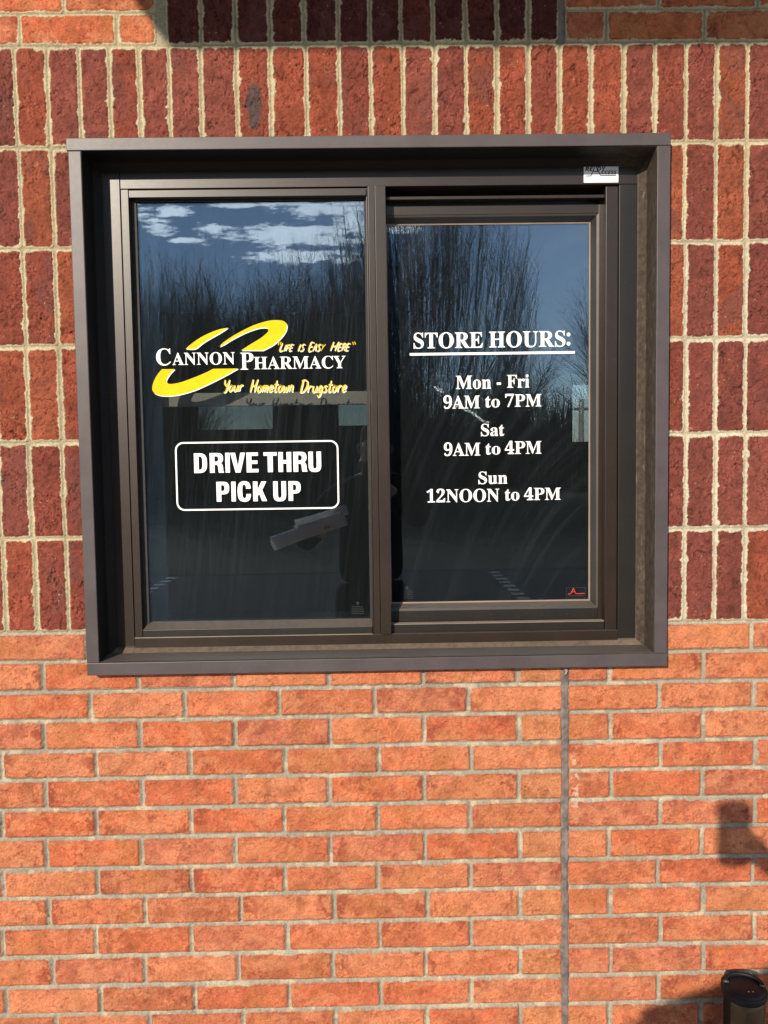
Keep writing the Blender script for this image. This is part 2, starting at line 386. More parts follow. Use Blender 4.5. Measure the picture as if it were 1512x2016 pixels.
tag(wall, 'brick wall of orange stretchers with a red soldier brick panel round the window', 'wall')

# ---- movement joint filled with brown sealant
m_caulk = mat('brown_sealant', (.125,.100,.088), .75, var=.22, scale=45, bump=.0015, bscale=160)
def caulk(z0, z1, xa, xb):
    bm = bmesh.new(); N = int((z1-z0)/.006); rows = []
    for i in range(N+1):
        z = z0+(z1-z0)*i/N; x = xa+(xb-xa)*i/N+.0006*math.sin(z*9)
        h1 = .0078+.0012*math.sin(z*61)+.0009*random.uniform(-1, 1); h2 = .0078+.0012*math.sin(z*47+2)+.0009*random.uniform(-1, 1)
        rows.append([bm.verts.new((x+dx, Y, z)) for dx, Y in ((-h1-.001, .003), (-h1, .0005), (-h1*.4, .0016), (h2*.4, .0016), (h2, .0004), (h2+.001, .003))])
    for a, b in zip(rows, rows[1:]):
        for k in range(5): bm.faces.new((a[k], a[k+1], b[k+1], b[k]))
    return bm
random.seed(5)
bm_obj('sealant_joint', caulk(.0, 1.07, .4030, .4037), m_caulk, wall, True)
bm_obj('sealant_joint', caulk(2.3535, 3.5, .3945, .3955), m_caulk, wall, True)
bm = bmesh.new(); tube(bm, [(.4005, .001, 1.064), (.4015, -.004, 1.058), (.4065, -.006, 1.054), (.4045, -.004, 1.047), (.4025, .000, 1.041)], [.002, .003, .0028, .0026, .001], 6)
bm_obj('torn_sealant', bm, mat('pale_sealant', (.27,.21,.17), .8), wall, True)

# ================================================================== pick-up window
def metal(name, base, rough, metallic, dust_sunlit_c=(.20,.15,.108), dust=.5, speck=.5, scratch_sunlit=False, spec=.5):
    m = bpy.data.materials.new(name); m.use_nodes = True; n = NT(m.node_tree); b = n.n['Principled BSDF']
    t = n.add('ShaderNodeTexCoord'); P = t.outputs['Object']; X, Y, Z = n.sep(P)
    g = n.add('ShaderNodeNewGeometry'); nz = n.sep(g.outputs['Normal'])[2]
    f = n.noise(P, 11, 5, .65); f2 = n.noise(P, 90, 4, .7); f3 = n.noise(P, 420, 2, .6)
    c = n.mix(n.ramp(f, .3, .7), tuple(q*.86 for q in base), tuple(q*1.14 for q in base))
    sm = n.m('MULTIPLY', n.ramp(f2, .62, .74), .05); c = n.mix(sm, c, dust_sunlit_c)
    spk = n.m('MULTIPLY', n.ramp(f3, .735, .77), speck); c = n.mix(spk, c, (.42,.37,.31))
    upf = n.m('MULTIPLY', n.ramp(nz, .15, .6), n.m('MULTIPLY', n.ramp(f2, .2, .62, .55, 1.), dust)); c = n.mix(upf, c, dust_sunlit_c)
    ro = n.m('ADD', rough, n.m('ADD', n.m('MULTIPLY', n.m('SUBTRACT', f2, .5), .07), n.m('MULTIPLY', upf, .4)))
    if scratch_sunlit:
        sv = n.comb(n.m('MULTIPLY', X, 40.), n.m('MULTIPLY', Y, 260.), n.m('MULTIPLY', Z, 9.))
        s1 = n.ramp(n.noise(sv, 1., 4, .7), .60, .70)
        sv2 = n.comb(X, n.m('ADD', n.m('MULTIPLY', Y, 90.), n.m('MULTIPLY', Z, 7.)), n.m('MULTIPLY', Z, 22.))
        s2 = n.ramp(n.noise(sv2, 1., 5, .75), .58, .72)
        s = n.m('MULTIPLY', n.m('MAXIMUM', n.m('MULTIPLY', s1, .22), n.m('MULTIPLY', s2, .26)), n.ramp(X, .4, .55))
        c = n.mix(n.m('MULTIPLY', n.ramp(X, .45, .56), n.ramp(f2, .3, .7, .12, .30)), c, dust_sunlit_c); c = n.mix(s, c, (.42,.37,.31)); ro = n.m('ADD', ro, n.m('MULTIPLY', s, .3))  # tan mix paints the sunlit right reveal lighter; scratches go over it
    n.l.new(c, b.inputs['Base Color']); n.l.new(n.m('MINIMUM', n.m('MAXIMUM', ro, .2), .95), b.inputs['Roughness'])
    b.inputs['Metallic'].default_value = metallic; b.inputs['Specular IOR Level'].default_value = spec
    bp = n.add('ShaderNodeBump', i_Strength=.05, i_Distance=.0004); n.l.new(n.noise(P, 60, 3), bp.inputs['Height']); n.l.new(bp.outputs[0], b.inputs['Normal'])
    return m
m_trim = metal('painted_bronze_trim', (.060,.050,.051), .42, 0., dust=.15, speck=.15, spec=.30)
m_liner = metal('scuffed_bronze_lining', (.011,.009,.008), .55, 0., dust=.5, speck=.15, scratch_sunlit=True, spec=.12)
m_frame = metal('anodised_bronze', (.017,.0100,.0062), .36, 0., dust=.3, speck=.2, spec=.42)
m_dark = metal('anodised_bronze_shade_in_colour', (.012,.0095,.008), .40, 0., dust=.4, speck=.3, spec=.35)  # darker copy of the bronze, with shade put into its colour
m_bead = metal('weathered_glazing_bead', (.024,.018,.014), .5, 0., dust=.22, speck=.2, spec=.5)
m_seal = metal('tan_glazing_seal', (.19,.145,.105), .7, 0., dust=.5, speck=.2)
m_rub = mat('black_gasket_rubber', (.012,.011,.010), .7, scale=80)
TY = -.028
win = thing('pickup_window', 'bronze metal drive-up window with a fixed left pane and sliding right pane', 'window', (0, .04, 1.0966))
def W(o): o.location = Vector(o.location)-win.location; return o      # children stay where they were modelled
TO = (-.6055, .6125, 1.0665, 2.1615); TI = (-.5800, .5860, 1.0930, 2.1370)
def trim(name, x0, x1, z0, z1, Y=TY): return W(box(name, x0, x1, Y, .012, z0, z1, m_trim, win, .0012))
trim('head_trim', -.6085, .6125, 2.1370, 2.1615, TY-.0015)
trim('sill_trim', -.6050, .6130, 1.0660, 1.0925, TY-.0015)
trim('side_trim', -.6055, -.5800, 1.0929, 2.1366); trim('side_trim', .5860, .6125, 1.0929, 2.1366)
BK = .045
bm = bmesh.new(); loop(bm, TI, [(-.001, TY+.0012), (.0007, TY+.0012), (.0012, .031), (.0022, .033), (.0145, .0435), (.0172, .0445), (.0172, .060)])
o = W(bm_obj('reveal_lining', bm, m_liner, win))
# main frame
F = lambda nm, *a, mm=None, bev=.0008: W(box(nm, *a, mm or m_frame, win, bev))
F('frame_jamb', -.5660, -.5265, BK, .13, 1.0960, 2.1220)
F('frame_head', -.5255, .5700, BK+.0005, .13, 2.0858, 2.1220)
F('frame_jamb', .5310, .5690, BK+.001, .13, 1.0960, 2.0850, mm=m_dark)
F('frame_sill', -.5255, .5300, BK-.002, .13, 1.0950, 1.1285)
bm = bmesh.new()                                       # sloped sill plate under the frame
for a in ((-.5790, .5850),):
    v = [bm.verts.new(p) for p in ((a[0], TY+.002, 1.0932), (a[1], TY+.002, 1.0932), (a[1], .046, 1.0982), (a[0], .046, 1.0982), (a[0], TY+.002, 1.070), (a[1], TY+.002, 1.070), (a[1], .046, 1.070), (a[0], .046, 1.070))]
    for q in ((0,1,2,3), (4,7,6,5), (0,4,5,1), (1,5,6,2), (2,6,7,3), (3,7,4,0)): bm.faces.new([v[i] for i in q])
W(bm_obj('sill_plate', bm, metal('dusty_sill_plate', (.045,.038,.036), .5, 0., dust=.20, speck=.7, spec=.5), win))
# fixed light, left
fx = bpy.data.objects.new('fixed_sash', None); COL.objects.link(fx); fx.parent = win
def FX(o): o.location = Vector(o.location)-win.location; return o
def B2(nm, *a, mm=None, bev=.0008): return FX(box(nm, *a, mm or m_frame, fx, bev))
B2('stile', -.5245, -.5085, BK-.001, .10, 1.1300, 2.0840)
B2('stile', -.0075, -.0040, BK+.004, .10, 1.1300, 2.0840)
B2('top_rail', -.5080, -.0078, BK-.0005, .10, 2.0672, 2.0825)
B2('bottom_rail', -.5080, -.0078, BK+.001, .10, 1.1302, 1.1450, mm=m_dark)
bm = bmesh.new()
v = [bm.verts.new(p) for p in ((-.5078, .0475, 1.1452), (-.0080, .0475, 1.1452), (-.0080, .0645, 1.1590), (-.5078, .0645, 1.1590), (-.5078, .09, 1.1452), (-.0080, .09, 1.1452), (-.0080, .09, 1.1590), (-.5078, .09, 1.1590))]
for q in ((0,1,2,3), (3,2,6,7), (4,5,1,0), (0,3,7,4), (1,5,6,2)): bm.faces.new([v[i] for i in q])
FX(bm_obj('glazing_bead', bm, m_bead, fx))
bm = bmesh.new(); bbox(bm, -.5084, -.4972, .060, .064, 1.146, 2.0672); bbox(bm, -.4972, -.0042, .060, .064, 2.0635, 2.0672); bbox(bm, -.0125, -.0042, .0600, .0640, 1.16, 2.0635)
FX(bm_obj('gasket', bm, m_rub, fx))
for X0, X1, Y0, Z0 in ((-.5250, -.0080, .0420, 1.1284), (.0345, .5035, .0553, 1.1461)): F('dust_line', X0, X1, Y0, Y0+.02, Z0, Z0+.0014, mm=m_seal, bev=0)
# mullion
bm = bmesh.new(); bbox(bm, -.0035, .0100, BK-.003, .12, 1.1287, 2.0856, .0008); bbox(bm, .0108, .0335, BK-.006, .072, 1.1287, 2.0856, .0008)
W(bm_obj('mullion', bm, m_frame, win))
# sliding sash, right
sl = bpy.data.objects.new('sliding_sash', None); COL.objects.link(sl); sl.parent = win
def SL(o): o.location = Vector(o.location)-win.location; return o
def B3(nm, *a, mm=None, bev=.0008): return SL(box(nm, *a, mm or m_frame, sl, bev))
SY = .080
B3('top_rail', .0200, .4960, SY, .125, 2.0360, 2.0562); B3('bottom_rail', .0200, .4960, SY, .125, 1.1470, 1.1722, mm=m_dark)
B3('stile', .4965, .5120, SY-.0005, .125, 1.1470, 2.0562); B3('stile', .0140, .0290, SY+.002, .125, 1.1470, 2.0562, mm=m_dark)
bm = bmesh.new(); loop(bm, (.0200, .4965, 1.1722, 2.0360), [(0, SY+.0008), (.0042, SY+.0020), (.0125, .0965), (.0130, .0995)])
SL(bm_obj('glazing_bead', bm, m_bead, sl))
bm = bmesh.new(); loop(bm, (.0325, .4840, 1.1848, 2.0235), [(0, .0985), (.0030, .0992), (.0036, .1000)]); SL(bm_obj('gasket', bm, m_seal, sl))
# tracks
F('track_strip', .0345, .5035, .0600, .075, 2.0625, 2.0690)
F('track_back', .0345, .5300, .1150, .13, 2.0300, 2.0856, mm=m_dark)
F('track_jamb', .5045, .5302, .0530, .13, 1.1260, 2.0856)
F('sill_track', .0345, .5035, .0560, .10, 1.1287, 1.1462, mm=m_dark)
# glass
def glass(name, arcs):
    m = bpy.data.materials.new(name); m.use_nodes = True; n = NT(m.node_tree); n.n.clear()
    t = n.add('ShaderNodeTexCoord'); P = t.outputs['Object']; X, Y, Z = n.sep(P)
    fr = n.add('ShaderNodeFresnel', i_IOR=1.62)
    gl = n.add('ShaderNodeBsdfGlossy'); gl.inputs['Roughness'].default_value = .0; gl.inputs['Color'].default_value = (.64, .81, 1, 1)
    tr = n.add('ShaderNodeBsdfTransparent'); tr.inputs['Color'].default_value = (.74, .80, .82, 1)
    df = n.add('ShaderNodeBsdfDiffuse'); df.inputs['Color'].default_value = (.50, .56, .58, 1)
    m1 = n.add('ShaderNodeMixShader'); n.l.new(n.m('MULTIPLY', fr.outputs[0], REFL), m1.inputs[0]); n.l.new(tr.outputs[0], m1.inputs[1]); n.l.new(gl.outputs[0], m1.inputs[2])
    sx = n.comb(n.m('MULTIPLY', n.m('ADD', X, n.m('MULTIPLY', Z, -.13)), 95.), 0., n.m('MULTIPLY', Z, 2.2))
    s1 = n.ramp(n.noise(sx, 1., 6, .62), .42, .74)
    s1b = n.ramp(n.noise(n.comb(n.m('MULTIPLY', X, 260.), 0., n.m('MULTIPLY', Z, 5.)), 1., 3, .6), .45, .8)
    big = n.ramp(n.noise(P, 3.2, 3, .5), .25, .75)
    fine = n.noise(P, 700, 2, .6)
    if arcs:
        rx = n.m('SUBTRACT', X, .62); rz = n.m('SUBTRACT', Z, .78)
        rr = n.m('SQRT', n.m('ADD', n.m('MULTIPLY', rx, rx), n.m('MULTIPLY', n.m('MULTIPLY', rz, rz), .30)))
        s2 = n.ramp(n.noise(n.comb(n.m('MULTIPLY', rr, 60.), n.m('MULTIPLY', Z, 1.2), 0.), 1., 5, .62), .44, .70)
        d = n.m('MULTIPLY', s2, .011)
        d = n.m('ADD', d, n.m('MULTIPLY', s1b, .006))
    else:
        d = n.m('ADD', n.m('MULTIPLY', s1, .012), n.m('MULTIPLY', s1b, .009))
    d = n.m('MULTIPLY', d, n.ramp(Z, 1.25, 1.75, .55, 1.15)); d = n.m('MULTIPLY', d, n.m('ADD', n.m('MULTIPLY', big, .75), .45)); d = n.m('MULTIPLY', d, n.ramp(fine, .3, .7, .7, 1.3)); d = n.m('ADD', d, .0060)
    m2 = n.add('ShaderNodeMixShader'); n.l.new(d, m2.inputs[0]); n.l.new(m1.outputs[0], m2.inputs[1]); n.l.new(df.outputs[0], m2.inputs[2])
    ou = n.add('ShaderNodeOutputMaterial'); n.l.new(m2.outputs[0], ou.inputs[0])
    return m
REFL = 1.55
GL, GR = .0650, .1000
g = box('glass_pane', -.5030, -.0060, GL, GL+.005, 1.1560, 2.0660, glass('dusty_tinted_glass', False), fx); FX(g)
g = box('glass_pane', .0240, .4830, GR, GR+.005, 1.1860, 2.0245, glass('wiped_tinted_glass', True), sl); SL(g)

# ================================================================== lettering
m_white = mat('white_vinyl', (.80,.80,.78), .5, var=.02, scale=60)
m_yel = mat('yellow_vinyl', (.70,.445,.008), .6, spec=.08, var=.03, scale=60)
def tr_(s, up, lo, dg):
    r = ''
    for ch in s:
        if 'A' <= ch <= 'Z': r += chr(up+ord(ch)-65)
        elif 'a' <= ch <= 'z': r += chr(lo+ord(ch)-97)
        elif ch.isdigit(): r += chr(dg+ord(ch)-48)
        else: r += ch
    return r
SERIF = lambda s: tr_(s, 0x1D400, 0x1D41A, 0x1D7CE)
SANS = lambda s: tr_(s, 0x1D5D4, 0x1D5EE, 0x1D7EC)
def glyphs(s, boldness=0.):
    c = bpy.data.curves.new('t', 'FONT'); c.body = s; c.size = 1; c.resolution_u = 6; c.offset = boldness
    o = bpy.data.objects.new('t', c); COL.objects.link(o); dg = bpy.context.evaluated_depsgraph_get()
    me = o.evaluated_get(dg).to_mesh(); vs = [tuple(v.co) for v in me.vertices]; fs = [tuple(p.vertices) for p in me.polygons]
    o.evaluated_get(dg).to_mesh_clear(); bpy.data.objects.remove(o); bpy.data.curves.remove(c)
    return vs, fs
def word(bm, s, x0, x1, z0, z1, Y, boldness=0., shear=0.):       # glyph outlines fitted to a measured box, as thin vinyl
    vs, fs = glyphs(s, boldness)
    ax0 = min(v[0] for v in vs); ax1 = max(v[0] for v in vs); az0 = min(v[1] for v in vs); az1 = max(v[1] for v in vs)
    def T(v, y):
        q = (v[1]-az0)/(az1-az0); return (x0+(v[0]-ax0)/(ax1-ax0)*(x1-x0)+shear*(q*(z1-z0)), y, z0+q*(z1-z0))
    f = [bm.verts.new(T(v, Y)) for v in vs]; nf = []
    for p in fs:
        try: nf.append(bm.faces.new([f[i] for i in p]))
        except ValueError: pass
    be = [e for e in bm.edges if e.is_boundary and e.link_faces[0] in nf]
    r = bmesh.ops.extrude_edge_only(bm, edges=be)
    for v in r['geom']:
        if isinstance(v, bmesh.types.BMVert): v.co.y = Y+.0003
def wordpx(bm, s, u0, u1, vt, vb, Y, **k):
    um = (u0+u1)/2; vm = (vt+vb)/2
    word(bm, s, at(u0, vm, Y).x, at(u1, vm, Y).x, at(um, vb, Y).z, at(um, vt, Y).z, Y, **k)
def cr(pts, n=6):                                     # Catmull-Rom through points
    P = [Vector(p) for p in pts]; P = [P[0]*2-P[1]]+P+[P[-1]*2-P[-2]]; out = []
    for i in range(1, len(P)-2):
        for k in range(n):
            t = k/n; a, b, c, d = P[i-1:i+3]
            out.append(.5*((2*b)+(c-a)*t+(2*a-5*b+4*c-d)*t*t+(3*b-a-3*c+d)*t*t*t))
    return out+[P[-2]]
def ribbon(bm, pts, wd, Y, closed=False, taper=0.):
    P = [Vector((p[0], p[1])) for p in pts]; N = len(P); L, R = [], []
    for i in range(N):
        a = P[(i-1) % N] if closed or i else P[0]; b = P[(i+1) % N] if closed or i < N-1 else P[-1]
        d1 = (P[i]-a).normalized() if (P[i]-a).length > 1e-9 else None; d2 = (b-P[i]).normalized() if (b-P[i]).length > 1e-9 else None
        d1 = d1 or d2; d2 = d2 or d1; d = (d1+d2); d = d.normalized() if d.length > 1e-6 else d1
        nn = Vector((-d.y, d.x)); h = wd/2/max(.45, abs(nn.dot(Vector((-d1.y, d1.x)))))
        if taper and not closed: q = i/(N-1); h *= 1-taper*(abs(2*q-1)**3)
        L.append(P[i]+nn*h); R.append(P[i]-nn*h)
    f = [[bm.verts.new((p.x, Y, p.y)) for p in (L[i], R[i])] for i in range(N)]; g = [[bm.verts.new((p.x, Y+.0003, p.y)) for p in (L[i], R[i])] for i in range(N)]
    for i in range(N if closed else N-1):
        j = (i+1) % N
        bm.faces.new((f[i][0], f[j][0], f[j][1], f[i][1])); bm.faces.new((f[i][0], g[i][0], g[j][0], f[j][0])); bm.faces.new((f[i][1], f[j][1], g[j][1], g[i][1]))
def poly(bm, pts, Y, t=.0003):
    v = [bm.verts.new((p[0], Y, p[1])) for p in pts]; f = bm.faces.new(v)
    r = bmesh.ops.extrude_edge_only(bm, edges=list(f.edges))
    for q in r['geom']:
        if isinstance(q, bmesh.types.BMVert): q.co.y = Y+t
    bmesh.ops.triangulate(bm, faces=[f])
def P2(u, v, Y): q = at(u, v, Y); return (q.x, q.z)

# --- opening hours, right pane
YR = GR-.0004
hrs = thing('opening_hours_lettering', 'white serif store opening hours on the right pane', 'lettering', (.30, YR, 1.55))
def H(o, p=None): o.location = Vector(o.location)-hrs.location; return o
bm = bmesh.new(); wordpx(bm, SERIF('STORE'), 814.2, 950.8, 654, 686, YR, boldness=.004); wordpx(bm, SERIF('HOURS'), 962.8, 1113, 651.5, 684, YR, boldness=.004)
for vz in (658.5, 676.5):
    c = P2(1119.3, vz, YR); poly(bm, [(c[0]+.0042*math.cos(k*math.pi/10), c[1]+.0042*math.sin(k*math.pi/10)) for k in range(20)], YR)
H(bm_obj('heading', bm, m_white, hrs))
bm = bmesh.new(); a = P2(806.7, 699.3, YR); b_ = P2(1132, 692, YR); zz = (a[1]+b_[1])/2; poly(bm, [(a[0], zz-.0027), (b_[0], zz-.0027), (b_[0], zz+.0027), (a[0], zz+.0027)], YR); H(bm_obj('underline', bm, m_white, hrs))
for ws in ([('Mon', 897.5, 967, 739.5, 766), ('-', 978, 986.4, 753, 757.5), ('Fri', 998, 1042, 737.5, 763)],
           [('9AM', 873, 944.7, 777.5, 804.5), ('to', 955, 984, 780, 802.3), ('7PM', 994.7, 1066, 775, 800.5)],
           [('Sat', 947, 992.8, 834, 858.7)],
           [('9AM', 873.9, 945.6, 870.5, 897.5), ('to', 955.8, 985, 873, 895), ('4PM', 993.9, 1066, 867.5, 893.5)],
           [('Sun', 942, 998.9, 928, 953)],
           [('12NOON', 840, 983, 961.5, 988.8), ('to', 994, 1022.5, 963, 985.7), ('4PM', 1031.7, 1103.9, 959.3, 984.2)]):
    bm = bmesh.new()
    for (s, u0, u1, vt, vb) in ws: wordpx(bm, SERIF(s), u0, u1, vt, vb, YR, boldness=.003)
    H(bm_obj('hours_line', bm, m_white, hrs))

# --- logo, left pane
YL = GL-.0004
logo = thing('logo_lettering', 'white and yellow pharmacy logo with broken oval swoosh on the left pane', 'logo', (-.26, YL, 1.62))
def G(o): o.location = Vector(o.location)-logo.location; return o
z2 = lambda x, y: (280+x/3.36, 610+y/3.36)
SW = [[(288,258),(318,231),(360,200),(410,170),(470,143),(520,127),(568,118),None,(545,134),(500,162),(450,190),(400,221),(350,258)],
      [(512,243),(530,222),(575,189),(640,150),(740,101),(830,74),(890,68),(935,75),(957,100),(951,140),(920,184),(870,230),(800,268),None,(655,268),(720,226),(785,186),(826,152),(835,132),(818,119),(770,122),(690,149),(600,194),(545,228)],
      [(130,393),None,(215,392),(182,428),(160,466),(168,486),(200,490),(262,477),(350,445),(430,411),(470,390),None,(635,388),(560,430),(470,476),(350,531),(240,562),(150,570),(92,558),(68,530),(72,488),(96,436)]]
def swoosh(pts, dx=0, dy=0):
    segs, cur = [], []
    for p in pts+[pts[0]]:
        if p is None: segs.append(cur); cur = []
        else: cur.append(p)
    segs.append(cur); out = []
    for s in segs:
        out += ([tuple(v) for v in cr(s, 5)] if len(s) > 2 else s)
    res = []
    for x, y in out:
        u, v = z2(x+dx, y+dy); q = P2(u, v, YL)
        if not res or (Vector(q)-Vector(res[-1])).length > 2e-4: res.append(q)
    if (Vector(res[0])-Vector(res[-1])).length < 2e-4: res.pop()
    return res
for s in SW:
    bm = bmesh.new(); poly(bm, swoosh(s, 4.0, 5.0), YL); e = G(bm_obj('swoosh_edge', bm, m_white, logo))
    bm = bmesh.new(); poly(bm, swoosh(s), YL-.0003); q = G(bm_obj('swoosh', bm, m_yel, logo))
bm = bmesh.new()
wordpx(bm, SERIF('C'), 307.4, 335.9, 685.9, 719.7, YL-.0007); wordpx(bm, SERIF('ANNON'), 339, 462.3, 693.6, 718.3, YL-.0007); wordpx(bm, SERIF('P'), 473.3, 499, 694.3, 727.6, YL-.0007); wordpx(bm, SERIF('HARMACY'), 499.8, 680.4, 701.2, 726.3, YL-.0007)
G(bm_obj('shop_name', bm, m_white, logo))
STR = {'Y': (.52, [[(0,.95),(.08,.6),(.25,.5),(.42,.62),(.5,.95)], [(.5,.95),(.44,.45),(.34,-.02),(.15,-.1)]]),
 'o': (.46, [[(.25,.5),(.08,.38),(.05,.15),(.2,0),(.38,.12),(.4,.38),(.25,.5),(.34,.40),(.5,.43)]]),
 'u': (.52, [[(.05,.5),(.05,.15),(.18,0),(.35,.12),(.42,.5)], [(.42,.5),(.42,.1),(.54,0)]]),
 'r': (.42, [[(.05,.5),(.08,0)], [(.08,.3),(.2,.48),(.40,.48)]]),
 'H': (.64, [[(.1,1),(.05,0)], [(.6,1),(.5,.5),(.5,0)], [(.02,.47),(.6,.55)]]),
 'm': (.64, [[(.05,.5),(.05,0)], [(.05,.3),(.18,.5),(.28,.4),(.28,0)], [(.28,.3),(.42,.5),(.52,.4),(.52,.05),(.64,0)]]),
 'e': (.42, [[(.08,.22),(.35,.3),(.32,.48),(.18,.5),(.05,.3),(.08,.08),(.22,0),(.44,.12)]]),
 't': (.38, [[(.2,.9),(.15,.15),(.25,0),(.40,.06)], [(.0,.58),(.42,.6)]]),
 'w': (.58, [[(.02,.5),(.08,.05),(.2,.05),(.3,.4)], [(.3,.4),(.34,.05),(.46,.05),(.56,.5)]]),
 'n': (.48, [[(.05,.5),(.05,0)], [(.05,.3),(.2,.5),(.35,.4),(.35,.05),(.48,0)]]),
 'D': (.68, [[(.15,.95),(.1,0)], [(0,.9),(.3,.98),(.6,.8),(.62,.4),(.4,.05),(.05,0)]]),
 'g': (.46, [[(.38,.42),(.22,.5),(.06,.3),(.1,.06),(.28,.08),(.4,.45)], [(.4,.45),(.36,-.1),(.22,-.35),(.02,-.25)]]),
 's': (.36, [[(.35,.45),(.2,.5),(.1,.4),(.28,.22),(.28,.05),(.1,0),(0,.08)]]),
 'L': (.40, [[(.08,1),(.05,.02),(.42,.04)]]), 'I': (.16, [[(.08,1),(.05,0)]]), 'F': (.42, [[(.08,1),(.05,0)], [(.08,.97),(.44,.97)], [(.06,.52),(.36,.53)]]),
 'E': (.42, [[(.42,.97),(.07,.97),(.05,.02),(.40,.03)], [(.06,.52),(.36,.53)]]), 'S': (.42, [[(.42,.88),(.25,1),(.08,.82),(.2,.55),(.36,.35),(.32,.08),(.12,0),(0,.12)]]),
 'A': (.48, [[(.0,0),(.25,1),(.42,0)], [(.08,.35),(.38,.36)]]), 'y': (.44, [[(.02,1),(.18,.5)], [(.44,1),(.18,.5),(.06,0)]]), 'R': (.44, [[(.05,0),(.08,.98),(.34,.95),(.36,.66),(.08,.5)], [(.12,.5),(.44,0)]])}
def script(bm, s, u0, u1, vt, vb, Y, wd, shear=.30, small=1.):   # brush letters, one stroke ribbon each
    strokes, x = [], 0.
    for i, ch in enumerate(s):
        k = 1. if i == 0 else small; adv, st = STR[ch]
        for p in st: strokes.append([((x+a*k)+shear*b*k, b*k) for a, b in p])
        x += (adv+.07)*k
    X0 = min(p[0] for q in strokes for p in q); X1 = max(p[0] for q in strokes for p in q)
    um = (u0+u1)/2; vm = (vt+vb)/2; a0, a1 = at(u0, vm, Y).x, at(u1, vm, Y).x; c0, c1 = at(um, vb, Y).z, at(um, vt, Y).z
    for i, q in enumerate(strokes):
        pts = cr([(a0+(p[0]-X0)/(X1-X0)*(a1-a0), c0+p[1]*(c1-c0)) for p in q], 5)
        ribbon(bm, pts, wd, Y-.00003*i, taper=.45)
def both(name, items, wd):
    for m_, off, wx, yy in ((m_white, 1.1, 1.2, 0.), (m_yel, 0., 1., -.0006)):
        bm = bmesh.new()
        for (s, u0, u1, vt, vb, sm) in items: script(bm, s, u0+off, u1+off, vt+off, vb+off, YL+yy-.0004, wd*wx, small=sm)
        G(bm_obj(name if not off else name+'_edge', bm, m_, logo))
both('tagline', [('Your', 440, 479, 746.5, 770, 1.), ('Hometown', 492, 576.5, 746.5, 771.5, 1.), ('Drugstore', 590, 681, 747, 772, 1.)], .0028)
both('motto', [('LIFE', 550, 578.5, 675, 690.5, .78), ('IS', 586, 601, 677.5, 691, 1.), ('EAS', 607, 632, 674, 691, .78), ('HERE', 650, 690, 672.5, 690, .78)], .0019)
bm = bmesh.new(); script(bm, 'y', 632, 641.5, 677.5, 691, YL-.0010, .0017); G(bm_obj('motto', bm, m_yel, logo))
for (u, v, d) in ((548, 676, 1), (552, 675.5, 1), (695.5, 675.5, -1), (699.5, 675, -1)):
    bm = bmesh.new(); ribbon(bm, [P2(u+1.6*d, v-2.5, YL-.001), P2(u, v+1, YL-.001), P2(u+.3, v+3.6, YL-.001)], .0017, YL-.0010)
    G(bm_obj('quotation_mark', bm, m_yel, logo))

